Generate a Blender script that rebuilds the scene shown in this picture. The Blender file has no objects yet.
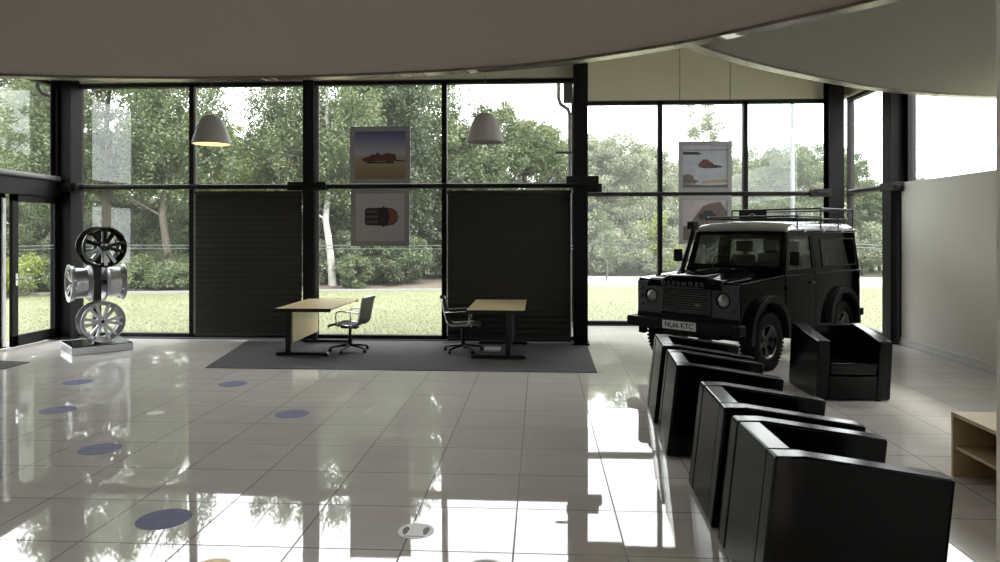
import bpy, bmesh, math, random
import numpy as np
from mathutils import Vector, Matrix, geometry
PI = math.pi
C = bpy.context.scene.collection
sc = bpy.context.scene
def V(*a): return Vector(a)

# ------------------------------------------------------------------ helpers
class MB:
    def __init__(s): s.v = []; s.f = []
    def add(s, vs, fs, M=None):
        n = len(s.v)
        for v in vs:
            v = Vector(v)
            if M is not None: v = M @ v
            s.v.append(v)
        for f in fs: s.f.append([i + n for i in f])
        return s
    def box(s, x0, x1, y0, y1, z0, z1, M=None):
        vs = [(x, y, z) for x in (x0, x1) for y in (y0, y1) for z in (z0, z1)]
        return s.add(vs, [(0,1,3,2),(4,6,7,5),(0,4,5,1),(2,3,7,6),(0,2,6,4),(1,5,7,3)], M)
    def hexa(s, b, t, M=None):          # bottom quad, top quad (ccw from above)
        return s.add(list(b) + list(t), [(3,2,1,0),(4,5,6,7),(0,1,5,4),(1,2,6,5),(2,3,7,6),(3,0,4,7)], M)
    def poly(s, outline, holes=(), t=0.02, M=None):   # plate in local XY, from z=0 to z=t
        loops = [list(outline)] + [list(h) for h in holes]
        flat = [p for l in loops for p in l]
        tri = geometry.tessellate_polygon([[Vector((p[0], p[1], 0)) for p in l] for l in loops])
        n = len(flat)
        vs = [(p[0], p[1], 0) for p in flat] + [(p[0], p[1], t) for p in flat]
        fs = []
        for a, b, c in tri:
            pa, pb, pc = flat[a], flat[b], flat[c]
            ar = (pb[0]-pa[0])*(pc[1]-pa[1]) - (pb[1]-pa[1])*(pc[0]-pa[0])
            if ar < 0: a, c = c, a
            fs.append((c, b, a)); fs.append((a+n, b+n, c+n))
        o = 0
        for k, l in enumerate(loops):
            m = len(l)
            ar = sum(l[i][0]*l[(i+1) % m][1] - l[(i+1) % m][0]*l[i][1] for i in range(m))
            flip = (ar < 0) != (k > 0)
            for i in range(m):
                a, b = o+i, o+(i+1) % m
                if (ar < 0): a, b = b, a
                if k > 0: a, b = b, a
                fs.append((a, b, b+n, a+n))
            o += m
        return s.add(vs, fs, M)
    def tube(s, pts, r, n=8, closed=False, caps=True):
        pts = [Vector(p) for p in pts]; N = len(pts); vs = []; fs = []
        rr = r if isinstance(r, (list, tuple)) else [r]*N
        up = None
        for i, p in enumerate(pts):
            a = pts[(i-1) % N] if (closed or i > 0) else p
            b = pts[(i+1) % N] if (closed or i < N-1) else p
            d = (b-a).normalized()
            if up is None: up = d.orthogonal().normalized()
            u = (up - d*up.dot(d))
            u = u.normalized() if u.length > 1e-6 else d.orthogonal().normalized()
            up = u; w = d.cross(u)
            for k in range(n):
                t = 2*PI*k/n; vs.append(p + (u*math.cos(t) + w*math.sin(t))*rr[i])
        for i in range(N if closed else N-1):
            j = (i+1) % N
            for k in range(n):
                l = (k+1) % n; fs.append((i*n+k, i*n+l, j*n+l, j*n+k))
        if caps and not closed:
            fs.append(tuple(reversed(range(n)))); fs.append(tuple((N-1)*n+k for k in range(n)))
        return s.add(vs, fs)
    def lathe(s, prof, n=32, M=None, closed=False):    # prof (r, h) about local Z
        vs = []; fs = []; m = len(prof)
        for k in range(n):
            t = 2*PI*k/n
            for r, h in prof: vs.append((r*math.cos(t), r*math.sin(t), h))
        for k in range(n):
            l = (k+1) % n
            for i in range(m if closed else m-1):
                j = (i+1) % m
                fs.append((k*m+i, l*m+i, l*m+j, k*m+j))
        return s.add(vs, fs, M)
    def cyl(s, p0, p1, r, n=20): return s.tube([p0, p1], r, n)
    def sphere(s, c, r, n=12, sc3=(1,1,1)):
        prof = [(math.sin(PI*i/n), -math.cos(PI*i/n)) for i in range(n+1)]
        M = Matrix.Translation(c) @ Matrix.Diagonal((r*sc3[0], r*sc3[1], r*sc3[2], 1))
        return s.lathe([(max(a, 1e-4), b) for a, b in prof], n*2, M)
    def build(s, name, mat, parent=None, bevel=0, seg=2, ang=35, flip=False, merge=False):
        me = bpy.data.meshes.new(name)
        me.from_pydata([tuple(v) for v in s.v], [], s.f)
        if merge or flip is not None:
            bm = bmesh.new(); bm.from_mesh(me)
            if merge: bmesh.ops.remove_doubles(bm, verts=bm.verts, dist=1e-4)
            bmesh.ops.recalc_face_normals(bm, faces=bm.faces)
            bm.to_mesh(me); bm.free()
        for p in me.polygons: p.use_smooth = True
        me.set_sharp_from_angle(angle=math.radians(ang))
        me.materials.append(mat)
        o = bpy.data.objects.new(name, me); C.objects.link(o)
        if parent: o.parent = parent
        if bevel:
            b = o.modifiers.new('bevel', 'BEVEL'); b.width = bevel; b.segments = seg
            b.limit_method = 'ANGLE'; b.angle_limit = math.radians(40)
            b.harden_normals = True
        return o
def rot(axis, deg): return Matrix.Rotation(math.radians(deg), 4, axis)
T = Matrix.Translation
XZ = Matrix(((1,0,0,0),(0,0,-1,0),(0,1,0,0),(0,0,0,1)))      # local xy -> world xz, thickness towards -y
YZ = Matrix(((0,0,1,0),(1,0,0,0),(0,1,0,0),(0,0,0,1)))       # local xy -> world yz, thickness towards +x
def tag(o, label, cat, group=None, kind=None):
    o['label'] = label; o['category'] = cat
    if group: o['group'] = group
    if kind: o['kind'] = kind
    return o
def struct(o, label=None):
    o['kind'] = 'structure'
    if label: o['label'] = label
    return o
def empty(name, loc=(0,0,0), rz=0, scale=1):
    o = bpy.data.objects.new(name, None); C.objects.link(o)
    o.location = loc; o.rotation_euler = (0, 0, rz); o.scale = (scale,)*3; o.empty_display_size = .1
    return o
def copy_tree(o, parent=None):
    c = o.copy(); C.objects.link(c); c.parent = parent
    for ch in list(o.children): copy_tree(ch, c)
    return c
def text_obj(name, body, size, mat, parent, M, ext=.002, sx=1, bold=0.0):
    cu = bpy.data.curves.new(name, 'FONT'); cu.body = body; cu.size = size
    cu.extrude = ext; cu.align_x = 'CENTER'; cu.align_y = 'CENTER'; cu.offset = bold; cu.resolution_u = 3
    t = bpy.data.objects.new(name, cu); C.objects.link(t)
    bpy.context.view_layer.update()
    me = bpy.data.meshes.new_from_object(t.evaluated_get(bpy.context.evaluated_depsgraph_get()))
    bpy.data.objects.remove(t)
    me.transform(M @ Matrix.Diagonal((sx, 1, 1, 1)))
    me.materials.clear(); me.materials.append(mat)
    o = bpy.data.objects.new(name, me); C.objects.link(o); o.parent = parent
    return o

# ------------------------------------------------------------------ materials
def mat(name, col, rough=.5, metal=0, spec=.5, coat=0, noise=0, nscale=8, bump=0, bscale=80, emit=None, est=1, trans=0, sheen=0):
    m = bpy.data.materials.new(name); m.use_nodes = True
    nt = m.node_tree; b = nt.nodes['Principled BSDF']
    b.inputs['Base Color'].default_value = (*col, 1); b.inputs['Roughness'].default_value = rough
    b.inputs['Metallic'].default_value = metal; b.inputs['Specular IOR Level'].default_value = spec
    b.inputs['Coat Weight'].default_value = coat; b.inputs['Coat Roughness'].default_value = .05
    b.inputs['Sheen Weight'].default_value = sheen
    tc = nt.nodes.new('ShaderNodeTexCoord')
    if noise:
        n = nt.nodes.new('ShaderNodeTexNoise'); n.inputs['Scale'].default_value = nscale; n.inputs['Detail'].default_value = 6
        nt.links.new(tc.outputs['Object'], n.inputs['Vector'])
        mx = nt.nodes.new('ShaderNodeMix'); mx.data_type = 'RGBA'
        mx.inputs['A'].default_value = (*[c*(1-noise) for c in col], 1); mx.inputs['B'].default_value = (*[min(1, c*(1+noise)) for c in col], 1)
        nt.links.new(n.outputs['Fac'], mx.inputs['Factor']); nt.links.new(mx.outputs['Result'], b.inputs['Base Color'])
    if bump:
        n2 = nt.nodes.new('ShaderNodeTexNoise'); n2.inputs['Scale'].default_value = bscale; n2.inputs['Detail'].default_value = 4
        nt.links.new(tc.outputs['Object'], n2.inputs['Vector'])
        bp = nt.nodes.new('ShaderNodeBump'); bp.inputs['Strength'].default_value = bump; bp.inputs['Distance'].default_value = .01
        nt.links.new(n2.outputs['Fac'], bp.inputs['Height']); nt.links.new(bp.outputs['Normal'], b.inputs['Normal'])
    if emit:
        b.inputs['Emission Color'].default_value = (*emit, 1); b.inputs['Emission Strength'].default_value = est
    return m
def glass_mat(name, tint=(.93,.95,.94), flare_haze=.03, refl=1.0, flare_haze_col=(.8,.82,.82)):
    m = bpy.data.materials.new(name); m.use_nodes = True; nt = m.node_tree; nt.nodes.clear()
    out = nt.nodes.new('ShaderNodeOutputMaterial')
    tr = nt.nodes.new('ShaderNodeBsdfTransparent'); tr.inputs[0].default_value = (*tint, 1)
    gl = nt.nodes.new('ShaderNodeBsdfGlossy'); gl.inputs['Roughness'].default_value = 0.0
    di = nt.nodes.new('ShaderNodeBsdfTranslucent'); di.inputs[0].default_value = (*flare_haze_col, 1)  # whitish mix that paints flare haze over the pane
    ge = nt.nodes.new('ShaderNodeNewGeometry'); dt = nt.nodes.new('ShaderNodeVectorMath'); dt.operation = 'DOT_PRODUCT'
    nt.links.new(ge.outputs['Normal'], dt.inputs[0]); nt.links.new(ge.outputs['Incoming'], dt.inputs[1])
    def mth(op, a, b_=None):
        n = nt.nodes.new('ShaderNodeMath'); n.operation = op
        for i, q in enumerate((a, b_)):
            if q is None: continue
            if isinstance(q, (int, float)): n.inputs[i].default_value = q
            else: nt.links.new(q, n.inputs[i])
        return n.outputs[0]
    sch = mth('MULTIPLY', mth('ADD', mth('MULTIPLY', mth('POWER', mth('SUBTRACT', 1, mth('ABSOLUTE', dt.outputs['Value'])), 5), .96), .04), refl)
    m1 = nt.nodes.new('ShaderNodeMixShader'); m1.inputs[0].default_value = flare_haze
    m2 = nt.nodes.new('ShaderNodeMixShader')
    nt.links.new(sch, m2.inputs[0])
    nt.links.new(tr.outputs[0], m1.inputs[1]); nt.links.new(di.outputs[0], m1.inputs[2])
    nt.links.new(m1.outputs[0], m2.inputs[1]); nt.links.new(gl.outputs[0], m2.inputs[2])
    nt.links.new(m2.outputs[0], out.inputs[0])
    return m

MT = {}
MT['frame'] = mat('dark_steel', (.012,.011,.0115), .5, 0, .2)
MT['column'] = mat('column_paint', (.010,.009,.010), .6, 0, .12)
MT['frame_grey'] = mat('grey_frame', (.22,.22,.22), .4)
MT['glass'] = glass_mat('window_glass', flare_haze=.010)
MT['glass_flare_haze'] = glass_mat('flare_haze_window_glass', flare_haze=.032)  # recess panes: stronger flare haze painted into the glass
MT['cream'] = mat('cream_cladding', (.60,.56,.46), .6, noise=.03, nscale=2)
MT['ceil'] = mat('ceiling_plaster', (.375,.33,.294), .8, noise=.02, nscale=1)
MT['ceil2'] = mat('ceiling_plaster_grey', (.31,.29,.262), .8, noise=.02, nscale=1)
MT['trim_metal'] = mat('ceiling_trim', (.42,.37,.33), .25, .8)
MT['white_wall'] = mat('partition_paint', (.84,.81,.77), .6, noise=.02, nscale=1.5)
MT['plaster'] = mat('wall_paint', (.20,.19,.18), .8)
MT['white'] = mat('white_paint', (.72,.71,.74), .5)
MT['black'] = mat('black_paint', (.008,.008,.009), .4)
MT['blackmetal'] = mat('black_metal', (.01,.01,.011), .35, .3)
MT['leather'] = mat('black_leather', (.002,.002,.0025), .17, 0, .26, bump=.012, bscale=160)
MT['wood'] = mat('light_beech', (.60,.47,.27), .35, noise=.12, nscale=5)
MT['chrome'] = mat('chrome', (.75,.76,.78), .12, 1)
MT['alloy'] = mat('silver_alloy', (.50,.50,.53), .34, .85)
MT['blackalloy'] = mat('gloss_black_alloy', (.006,.006,.007), .15, 0, .6, coat=.5)
MT['blind'] = mat('blind_slat', (.018,.018,.0175), .42)
MT['lamp'] = mat('lamp_shade', (.42,.40,.39), .55)
MT['lamp_in'] = mat('lamp_inside', (.8,.72,.5), .5, emit=(1,.74,.30), est=1.3)
MT['carpet'] = mat('grey_carpet', (.085,.083,.088), .95, noise=.35, nscale=60, bump=.4, bscale=300)
MT['blue'] = mat('blue_sticker', (.19,.19,.34), .5, 0, .15, noise=.25, nscale=9)
MT['sticker_white'] = mat('white_sticker', (.80,.80,.80), .3)
MT['ink'] = mat('black_ink', (.02,.02,.02), .4)
MT['rubber'] = mat('tyre_rubber', (.004,.004,.004), .75, 0, .12, bump=.2, bscale=60)
MT['car'] = mat('black_car_paint', (.0012,.0012,.0016), .05, 0, .11)
MT['carplastic'] = mat('black_car_plastic', (.004,.004,.0045), .45, 0, .18)
MT['headpanel'] = mat('dark_grey_panel', (.048,.048,.054), .35)
MT['carglass'] = glass_mat('car_glass', (.62,.64,.63), 0.0, 1.0)
MT['lens'] = mat('headlight_lens', (.45,.46,.48), .06, .6)
MT['platewhite'] = mat('plate_white', (.62,.63,.64), .4)
MT['badge'] = mat('badge', (.22,.25,.23), .3, .4)
MT['bark'] = mat('bark', (.085,.072,.058), .9, noise=.4, nscale=6, bump=.5, bscale=14)
MT['birch'] = mat('birch_bark', (.36,.35,.33), .8, noise=.5, nscale=5, bump=.3, bscale=10)
MT['galv'] = mat('galvanised_pole', (.16,.18,.20), .5, .2)
MT['road'] = mat('road_asphalt', (.34,.34,.34), .8, noise=.1, nscale=3)
MT['kerb'] = mat('kerb_concrete', (.26,.255,.24), .8, noise=.15, nscale=10)
MT['soil'] = mat('soil', (.12,.095,.075), .95, noise=.45, nscale=4, bump=.6, bscale=9)
MT['lawn'] = mat('lawn_ground', (.185,.195,.105), .9, noise=.12, nscale=1.3, bump=.4, bscale=40)
MT['frost'] = mat('frosted_strip', (.8,.8,.8), .6)
_nt = MT['frost'].node_tree; _t = _nt.nodes.new('ShaderNodeBsdfTranslucent'); _t.inputs[0].default_value = (.42,.44,.44,1)
_nt.links.new(_t.outputs[0], _nt.nodes['Material Output'].inputs[0])
MT['paper'] = mat('paper', (.55,.55,.57), .6)

def leaf_mat(name, col, var=.35):
    m = bpy.data.materials.new(name); m.use_nodes = True; nt = m.node_tree; nt.nodes.clear()
    out = nt.nodes.new('ShaderNodeOutputMaterial'); tc = nt.nodes.new('ShaderNodeTexCoord')
    n = nt.nodes.new('ShaderNodeTexNoise'); n.inputs['Scale'].default_value = 2.3; n.inputs['Detail'].default_value = 8
    n.inputs['Roughness'].default_value = .8
    r = nt.nodes.new('ShaderNodeValToRGB')
    r.color_ramp.elements[0].position = .32; r.color_ramp.elements[1].position = .68
    r.color_ramp.elements[0].color = (*[c*(1-var) for c in col], 1)
    r.color_ramp.elements[1].color = (min(1,col[0]*(1+var*1.1)), min(1,col[1]*(1+var)), col[2]*(1+var*.4), 1)
    d = nt.nodes.new('ShaderNodeBsdfDiffuse'); t = nt.nodes.new('ShaderNodeBsdfTranslucent')
    g = nt.nodes.new('ShaderNodeBsdfGlossy'); g.inputs['Roughness'].default_value = .4
    m1 = nt.nodes.new('ShaderNodeMixShader'); m1.inputs[0].default_value = .4
    m2 = nt.nodes.new('ShaderNodeMixShader'); m2.inputs[0].default_value = .05
    nt.links.new(tc.outputs['Object'], n.inputs['Vector']); nt.links.new(n.outputs['Fac'], r.inputs[0])
    nt.links.new(r.outputs[0], d.inputs[0]); nt.links.new(r.outputs[0], t.inputs[0])
    nt.links.new(d.outputs[0], m1.inputs[1]); nt.links.new(t.outputs[0], m1.inputs[2])
    nt.links.new(m1.outputs[0], m2.inputs[1]); nt.links.new(g.outputs[0], m2.inputs[2])
    nt.links.new(m2.outputs[0], out.inputs[0])
    return m
MT['leaf_mid'] = leaf_mat('leaf_mid', (0.115,0.151,0.072))
MT['leaf_pale'] = leaf_mat('leaf_pale', (.22,.25,.175))
MT['leaf_dark'] = leaf_mat('leaf_dark', (0.061,0.083,0.043))
MT['leaf_yellow'] = leaf_mat('leaf_yellow', (0.216,0.259,0.058))
MT['leaf_hedge'] = leaf_mat('leaf_hedge', (0.144,0.187,0.086))

# tiled floor: glossy porcelain with dark grout, grid measured from the room
def floor_mat():
    m = bpy.data.materials.new('porcelain_tiles'); m.use_nodes = True; nt = m.node_tree; b = nt.nodes['Principled BSDF']
    tc = nt.nodes.new('ShaderNodeTexCoord'); sep = nt.nodes.new('ShaderNodeSeparateXYZ')
    nt.links.new(tc.outputs['Object'], sep.inputs[0])
    def M_(op, a, b_=None):
        n = nt.nodes.new('ShaderNodeMath'); n.operation = op
        for i, q in enumerate((a, b_)):
            if q is None: continue
            if isinstance(q, (int, float)): n.inputs[i].default_value = q
            else: nt.links.new(q, n.inputs[i])
        return n.outputs[0]
    S = .666
    def line(o, off):
        q = M_('DIVIDE', M_('SUBTRACT', o, off), S)
        fr = M_('FRACT', q)
        d = M_('MINIMUM', fr, M_('SUBTRACT', 1, fr))
        return M_('LESS_THAN', d, .0075), M_('FLOOR', q)
    lx, ix = line(sep.outputs[0], -.158); ly, iy = line(sep.outputs[1], 4.145)
    g = M_('MAXIMUM', lx, ly)
    cmb = nt.nodes.new('ShaderNodeCombineXYZ'); nt.links.new(ix, cmb.inputs[0]); nt.links.new(iy, cmb.inputs[1])
    wn = nt.nodes.new('ShaderNodeTexWhiteNoise'); nt.links.new(cmb.outputs[0], wn.inputs['Vector'])
    ns = nt.nodes.new('ShaderNodeTexNoise'); ns.inputs['Scale'].default_value = 3; ns.inputs['Detail'].default_value = 8
    mp = nt.nodes.new('ShaderNodeMapping'); mp.inputs['Scale'].default_value = (.4, 2.2, 1)
    nt.links.new(tc.outputs['Object'], mp.inputs[0]); nt.links.new(mp.outputs[0], ns.inputs['Vector'])
    r = nt.nodes.new('ShaderNodeValToRGB')
    r.color_ramp.elements[0].position = .3; r.color_ramp.elements[0].color = (.70,.655,.625,1)
    r.color_ramp.elements[1].position = .75; r.color_ramp.elements[1].color = (.81,.765,.735,1)
    mixf = M_('ADD', M_('MULTIPLY', ns.outputs['Fac'], .75), M_('MULTIPLY', wn.outputs['Value'], .25))
    nt.links.new(mixf, r.inputs[0])
    mx = nt.nodes.new('ShaderNodeMix'); mx.data_type = 'RGBA'
    nt.links.new(g, mx.inputs['Factor']); nt.links.new(r.outputs[0], mx.inputs['A']); mx.inputs['B'].default_value = (.10,.095,.09,1)
    nt.links.new(mx.outputs['Result'], b.inputs['Base Color'])
    rr = M_('ADD', M_('MULTIPLY', g, .5), .022)
    nt.links.new(rr, b.inputs['Roughness'])
    b.inputs['IOR'].default_value = 1.75
    # each tile lies very slightly out of level
    wv = nt.nodes.new('ShaderNodeVectorMath'); wv.operation = 'SUBTRACT'; wv.inputs[1].default_value = (.5,.5,.5)
    nt.links.new(wn.outputs['Color'], wv.inputs[0])
    ws = nt.nodes.new('ShaderNodeVectorMath'); ws.operation = 'SCALE'; ws.inputs['Scale'].default_value = .0035
    nt.links.new(wv.outputs[0], ws.inputs[0])
    ge = nt.nodes.new('ShaderNodeNewGeometry')
    wa = nt.nodes.new('ShaderNodeVectorMath'); wa.operation = 'ADD'
    nt.links.new(ge.outputs['Normal'], wa.inputs[0]); nt.links.new(ws.outputs[0], wa.inputs[1])
    wnm = nt.nodes.new('ShaderNodeVectorMath'); wnm.operation = 'NORMALIZE'; nt.links.new(wa.outputs[0], wnm.inputs[0])
    nt.links.new(wnm.outputs[0], b.inputs['Normal'])
    return m
MT['floor'] = floor_mat()

# ------------------------------------------------------------------ room constants
XL, XR = -8.65, 6.15
YB, YR = 12.22, 14.42      # back glazing line (left part) and recessed line (right part)
ZT, ZG, ZBEAM = 6.2, 4.52, 2.70
XS = .67                   # step between the two
YF = -3.0                  # wall behind the camera

b = MB(); b.poly([(XL-.1,YF),(XR+.15,YF),(XR+.15,YR+.1),(XS,YR+.1),(XS,YB+.1),(XL-.1,YB+.1)], (), .12, T((0,0,-.12)))
struct(b.build('floor', MT['floor']), 'glossy pale porcelain tiled floor')
b = MB(); b.poly([(XL-.3,YF),(XR+.3,YF),(XR+.3,YR+.3),(XS,YR+.3),(XS,YB+.3),(XL-.3,YB+.3)], (), .2, T((0,0,ZT)))
struct(b.build('ceiling', MT['cream']), 'high roof deck above the curved ceilings')
# cladding above the glazing
b = MB(); b.box(XL-.1, XS, YB-.06, YB+.14, ZG+.05, ZT); b.box(XS-.06, XS+.06, YB, YR, ZG+.05, ZT)
struct(b.build('wall_back', MT['cream']), 'cream cladding band above the left part of the back glazing')
b = MB(); b.box(XS, XR+.1, YR-.06, YR+.14, ZG+.05, ZT)
for x in (1.98, 2.56, 3.30, 4.6): b.box(x, x+.008, YR-.064, YR-.06, ZG+.05, ZT)
b.box(XS, XR, YR-.075, YR-.06, ZG+.06, ZG+.12)
struct(b.build('wall_back_recess', MT['cream']), 'cream cladding above the recessed right part of the back glazing')
b = MB(); b.box(XR-.02, XR+.16, 2.6, YR+.1, ZG+.1, ZT)
struct(b.build('wall_right_upper', MT['cream']), 'cream cladding above the right clerestory')
b = MB(); b.box(XL-.16, XL+.02, YF, YB+.1, ZG+.05, ZT); b.box(XL-.16, XL+.02, YF, 9.80, 0, ZG+.05)
struct(b.build('wall_left', MT['plaster']), 'left wall')
b = MB(); b.box(XL-.1, XR+.1, YF-.15, YF, 0, ZT)
struct(b.build('wall_front', MT['plaster']), 'wall behind the viewer')
# right partition (solid, lower than glazing)
b = MB(); b.box(6.10, 6.22, 2.6, 12.22, 0, 2.735)
struct(b.build('wall_right', MT['white_wall'], bevel=.005), 'pale painted partition below the right clerestory')
b = MB(); b.box(6.07, 6.10, 2.7, 12.20, 0, .13); b.box(6.055, 6.07, 2.7, 12.20, 0, .05)
struct(b.build('baseboard_right', MT['white'], bevel=.006), 'white skirting along the right partition')
b = MB(); b.box(1.622, XR+.1, 2.44, 2.60, 0, ZT)
struct(b.build('wall_right_return', MT['white_wall'], bevel=.01), 'pale wall end at the right edge')

# columns ----------------------------------------------------------
def ibeam(name, x, y, w, d, h, label, mt='column', axis='y'):
    b = MB(); t = .022
    if axis == 'y':
        b.box(x-w/2, x+w/2, y-d/2, y-d/2+t, 0, h); b.box(x-w/2, x+w/2, y+d/2-t, y+d/2, 0, h); b.box(x-t/2-.02, x+t/2+.02, y-d/2+t, y+d/2-t, 0, h)
    else:
        b.box(x-w/2, x-w/2+t, y-d/2, y+d/2, 0, h); b.box(x+w/2-t, x+w/2, y-d/2, y+d/2, 0, h); b.box(x-w/2+t, x+w/2-t, y-t, y+t, 0, h)
    b.box(x-w/2-.03, x+w/2+.03, y-d/2-.03, y+d/2+.03, 0, .03)
    o = struct(b.build(name, MT[mt], bevel=.004), label); return o
ibeam('steel_column', XL+.19, YB-.12, .38, .36, ZG+.1, 'dark steel corner column at the left end', axis='x')
ibeam('steel_column', -4.02, YB-.14, .20, .22, ZG+.05, 'slim dark steel column between the desks bays')
ibeam('steel_column', .685, 11.98, .235, .30, ZT, 'tall dark steel column in front of the step in the glazing')
ibeam('steel_column', 5.80, YR-.20, .29, .28, ZT, 'dark steel column in the right rear corner')
ibeam('steel_column', 6.09, 12.40, .30, .30, ZT, 'dark steel column at the end of the pale partition', axis='x')

# windows ----------------------------------------------------------
def window_x(name, x0, x1, y, zs, label, fw=.045, strip=True, nopane=()):
    """glazing bay in the plane y; zs = list of horizontal member heights (centre)"""
    root = struct(empty(name, (0,0,0)), label)
    b = MB()
    b.box(x0-fw, x0+fw*.2, y-.07, y+.06, zs[0], zs[-1]); b.box(x1-fw*.2, x1+fw, y-.07, y+.06, zs[0], zs[-1])
    for z in zs: b.box(x0-fw, x1+fw, y-.07, y+.06, z-.035, z+.035)
    b.build('window_frame', MT['frame'], root, bevel=.004)
    for a, c in zip(zs[:-1], zs[1:]):
        b = MB(); b.box(x0, x1, y-.006, y+.006, a+.02, c-.02); b.build('glass_pane', MT['glass_flare_haze' if y > 13 else 'glass'], root)
    if strip:
        b = MB(); b.box(x0, x1, y-.009, y-.0065, 1.655, 1.672); b.box(x0, x1, y-.009, y-.0065, 1.60, 1.612)
        b.build('safety_strip', MT['frost'], root)
    return root
Z0 = .055
bays = [(-8.40,-6.20),(-6.20,-4.10),(-4.03,-1.67),(-1.67,.60)]
for i, (x0, x1) in enumerate(bays):
    window_x('window_%d' % (i+1), x0, x1, YB, [Z0, ZBEAM, ZG], ['first', 'second', 'third', 'fourth'][i] + ' glazing bay from the left in the back wall')
for i, (x0, x1) in enumerate([(.80,2.43),(2.43,4.13),(4.13,5.80)]):
    window_x('window_%d' % (i+5), x0, x1, YR, [Z0, 2.665, ZG], ['left', 'middle', 'right'][i] + ' glazing bay of the recessed back wall')
for x0, x1 in ((-3.95,-3.885),(-6.15,-6.11)):
    b = MB(); b.box(x0, x1, YB-.085, YB-.07, .09, ZG-.04); struct(b.build('frame_reveal', MT['frame_grey']), 'pale grey inner edge of a glazing frame')
def window_y(name, x, y0, y1, zs, label, mt='frame', strip=True, top_grey=False):
    root = struct(empty(name, (0,0,0)), label); fw = .045
    b = MB()
    b.box(x-.06, x+.07, y0-fw, y0+.01, zs[0], zs[-1]); b.box(x-.06, x+.07, y1-.01, y1+fw, zs[0], zs[-1])
    for z in zs: b.box(x-.06, x+.07, y0-fw, y1+fw, z-.035, z+.035)
    b.build('window_frame', MT[mt], root, bevel=.004)
    for a, c in zip(zs[:-1], zs[1:]):
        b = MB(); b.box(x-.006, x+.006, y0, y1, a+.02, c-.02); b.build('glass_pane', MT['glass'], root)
    if strip:
        s = .0065 if x < 0 else -.009
        b = MB(); b.box(x+s, x+s+.0025, y0, y1, 1.655, 1.672); b.box(x+s, x+s+.0025, y0, y1, 1.60, 1.612)
        b.build('safety_strip', MT['frost'], root)
    return root
window_y('window_8', XR+.02, 12.62, YR-.1, [Z0, ZBEAM-.02, ZG+.02], 'glazing bay of the right wall between two columns')
window_y('window_9', XR+.16, 2.8, 12.30, [2.70, ZG+.02], 'long clerestory glazing above the pale partition', strip=False)
window_y('window_10', XL, 9.86, YB-.2, [2.86, ZG], 'glazing above the sliding door in the left wall', strip=False)
# step return, glazed
window_y('window_11', XS+.02, YB+.15, YR-.1, [Z0, ZBEAM, ZG], 'narrow return glazing behind the tall column', strip=False)

# sliding door in the left wall
dr = struct(empty('door_1', (0,0,0)), 'dark framed sliding glass door in the left wall')
b = MB(); b.box(XL-.08, XL+.12, 9.80, YB-.18, 2.52, 2.80); b.box(XL-.02, XL+.16, 9.80, YB-.18, 2.80, 2.84); b.build('door_header', MT['frame'], dr, bevel=.006)
def leaf(y0, y1, dx, nm='door_leaf'):
    b = MB(); x = XL+dx
    b.box(x-.03, x+.03, y0, y0+.13, .02, 2.52); b.box(x-.03, x+.03, y1-.17, y1, .02, 2.52)
    b.box(x-.03, x+.03, y0, y1, .02, .20); b.box(x-.03, x+.03, y0, y1, 2.40, 2.52)
    l = b.build(nm, MT['frame'], dr, bevel=.005)
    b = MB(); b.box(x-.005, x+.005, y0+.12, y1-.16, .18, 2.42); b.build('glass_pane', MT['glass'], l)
    b = MB(); b.box(x+.006, x+.009, y0+.12, y1-.16, 1.655, 1.672); b.box(x+.006, x+.009, y0+.12, y1-.16, 1.60, 1.612); b.build('safety_strip', MT['frost'], l)
    return l
l1 = leaf(10.95, 12.12, .04)
b = MB(); b.box(XL+.07, XL+.085, 11.00, 11.05, 1.02, 1.22); b.tube([(XL+.085,11.02,1.12),(XL+.13,11.02,1.12),(XL+.13,11.09,1.12)], .011); b.build('door_handle', MT['chrome'], l1)
l2 = leaf(9.84, 10.90, -.04)
b = MB(); b.box(XL+.0, XL+.03, 10.80, 10.86, .05, 2.45); b.build('seal_strip', MT['white'], l2)

# beams running in front of the glazing (wind rails) with brackets at the columns
def rail(name, p0, p1, label, r=.045):
    b = MB(); b.tube([p0, p1], r, 14); struct(b.build(name, MT['frame'] if 'left wall' not in label else MT['frame_grey']), label)
rail('wind_rail', (-8.45, YB-.13, ZBEAM), (-4.2, YB-.13, ZBEAM), 'round dark rail across the first two back bays')
rail('wind_rail', (-3.95, YB-.13, ZBEAM), (.58, YB-.13, ZBEAM), 'round dark rail across the third and fourth back bays')
rail('wind_rail', (.80, YR-.15, 2.665), (5.7, YR-.15, 2.665), 'round dark rail across the recessed back bays')
rail('wind_rail', (6.07, YR-.3, 2.69), (6.07, 12.55, 2.69), 'round dark rail across the right wall bay')
rail('wind_rail', (XL+.13, 9.0, 2.885), (XL+.13, YB-.25, 2.84), 'round grey rail on the left wall above the door')
for (x0,x1,y0,y1,z) in ((-4.40,-3.72,YB-.24,YB-.04,ZBEAM),(.44,.98,11.80,11.84,2.765),(.74,1.04,11.86,12.0,2.64),(-8.55,-8.2,YB-.26,YB-.05,ZBEAM),(5.36,5.70,YR-.36,YR-.1,2.67),(5.92,6.14,12.15,12.6,2.67)):
    b = MB(); b.box(x0,x1,y0,y1,z-.075,z+.075); b.box(x0+.05,x1-.05,y0-.02,y1,z-.03,z+.03)
    struct(b.build('rail_bracket', MT['frame'], bevel=.006), 'dark steel bracket joining a rail to its column')
# thin floor sill strips
for i,(x0,x1,y) in enumerate(((-8.4,.60,YB-.09),(.80,5.8,YR-.09))):
    b = MB(); b.box(x0,x1,y-.03,y+.02,0,.028); struct(b.build('trim_%d'%(i+1), MT['frame_grey'] if i==0 else MT['frame'], bevel=.004), 'metal strip at the foot of the glazing')

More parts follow.
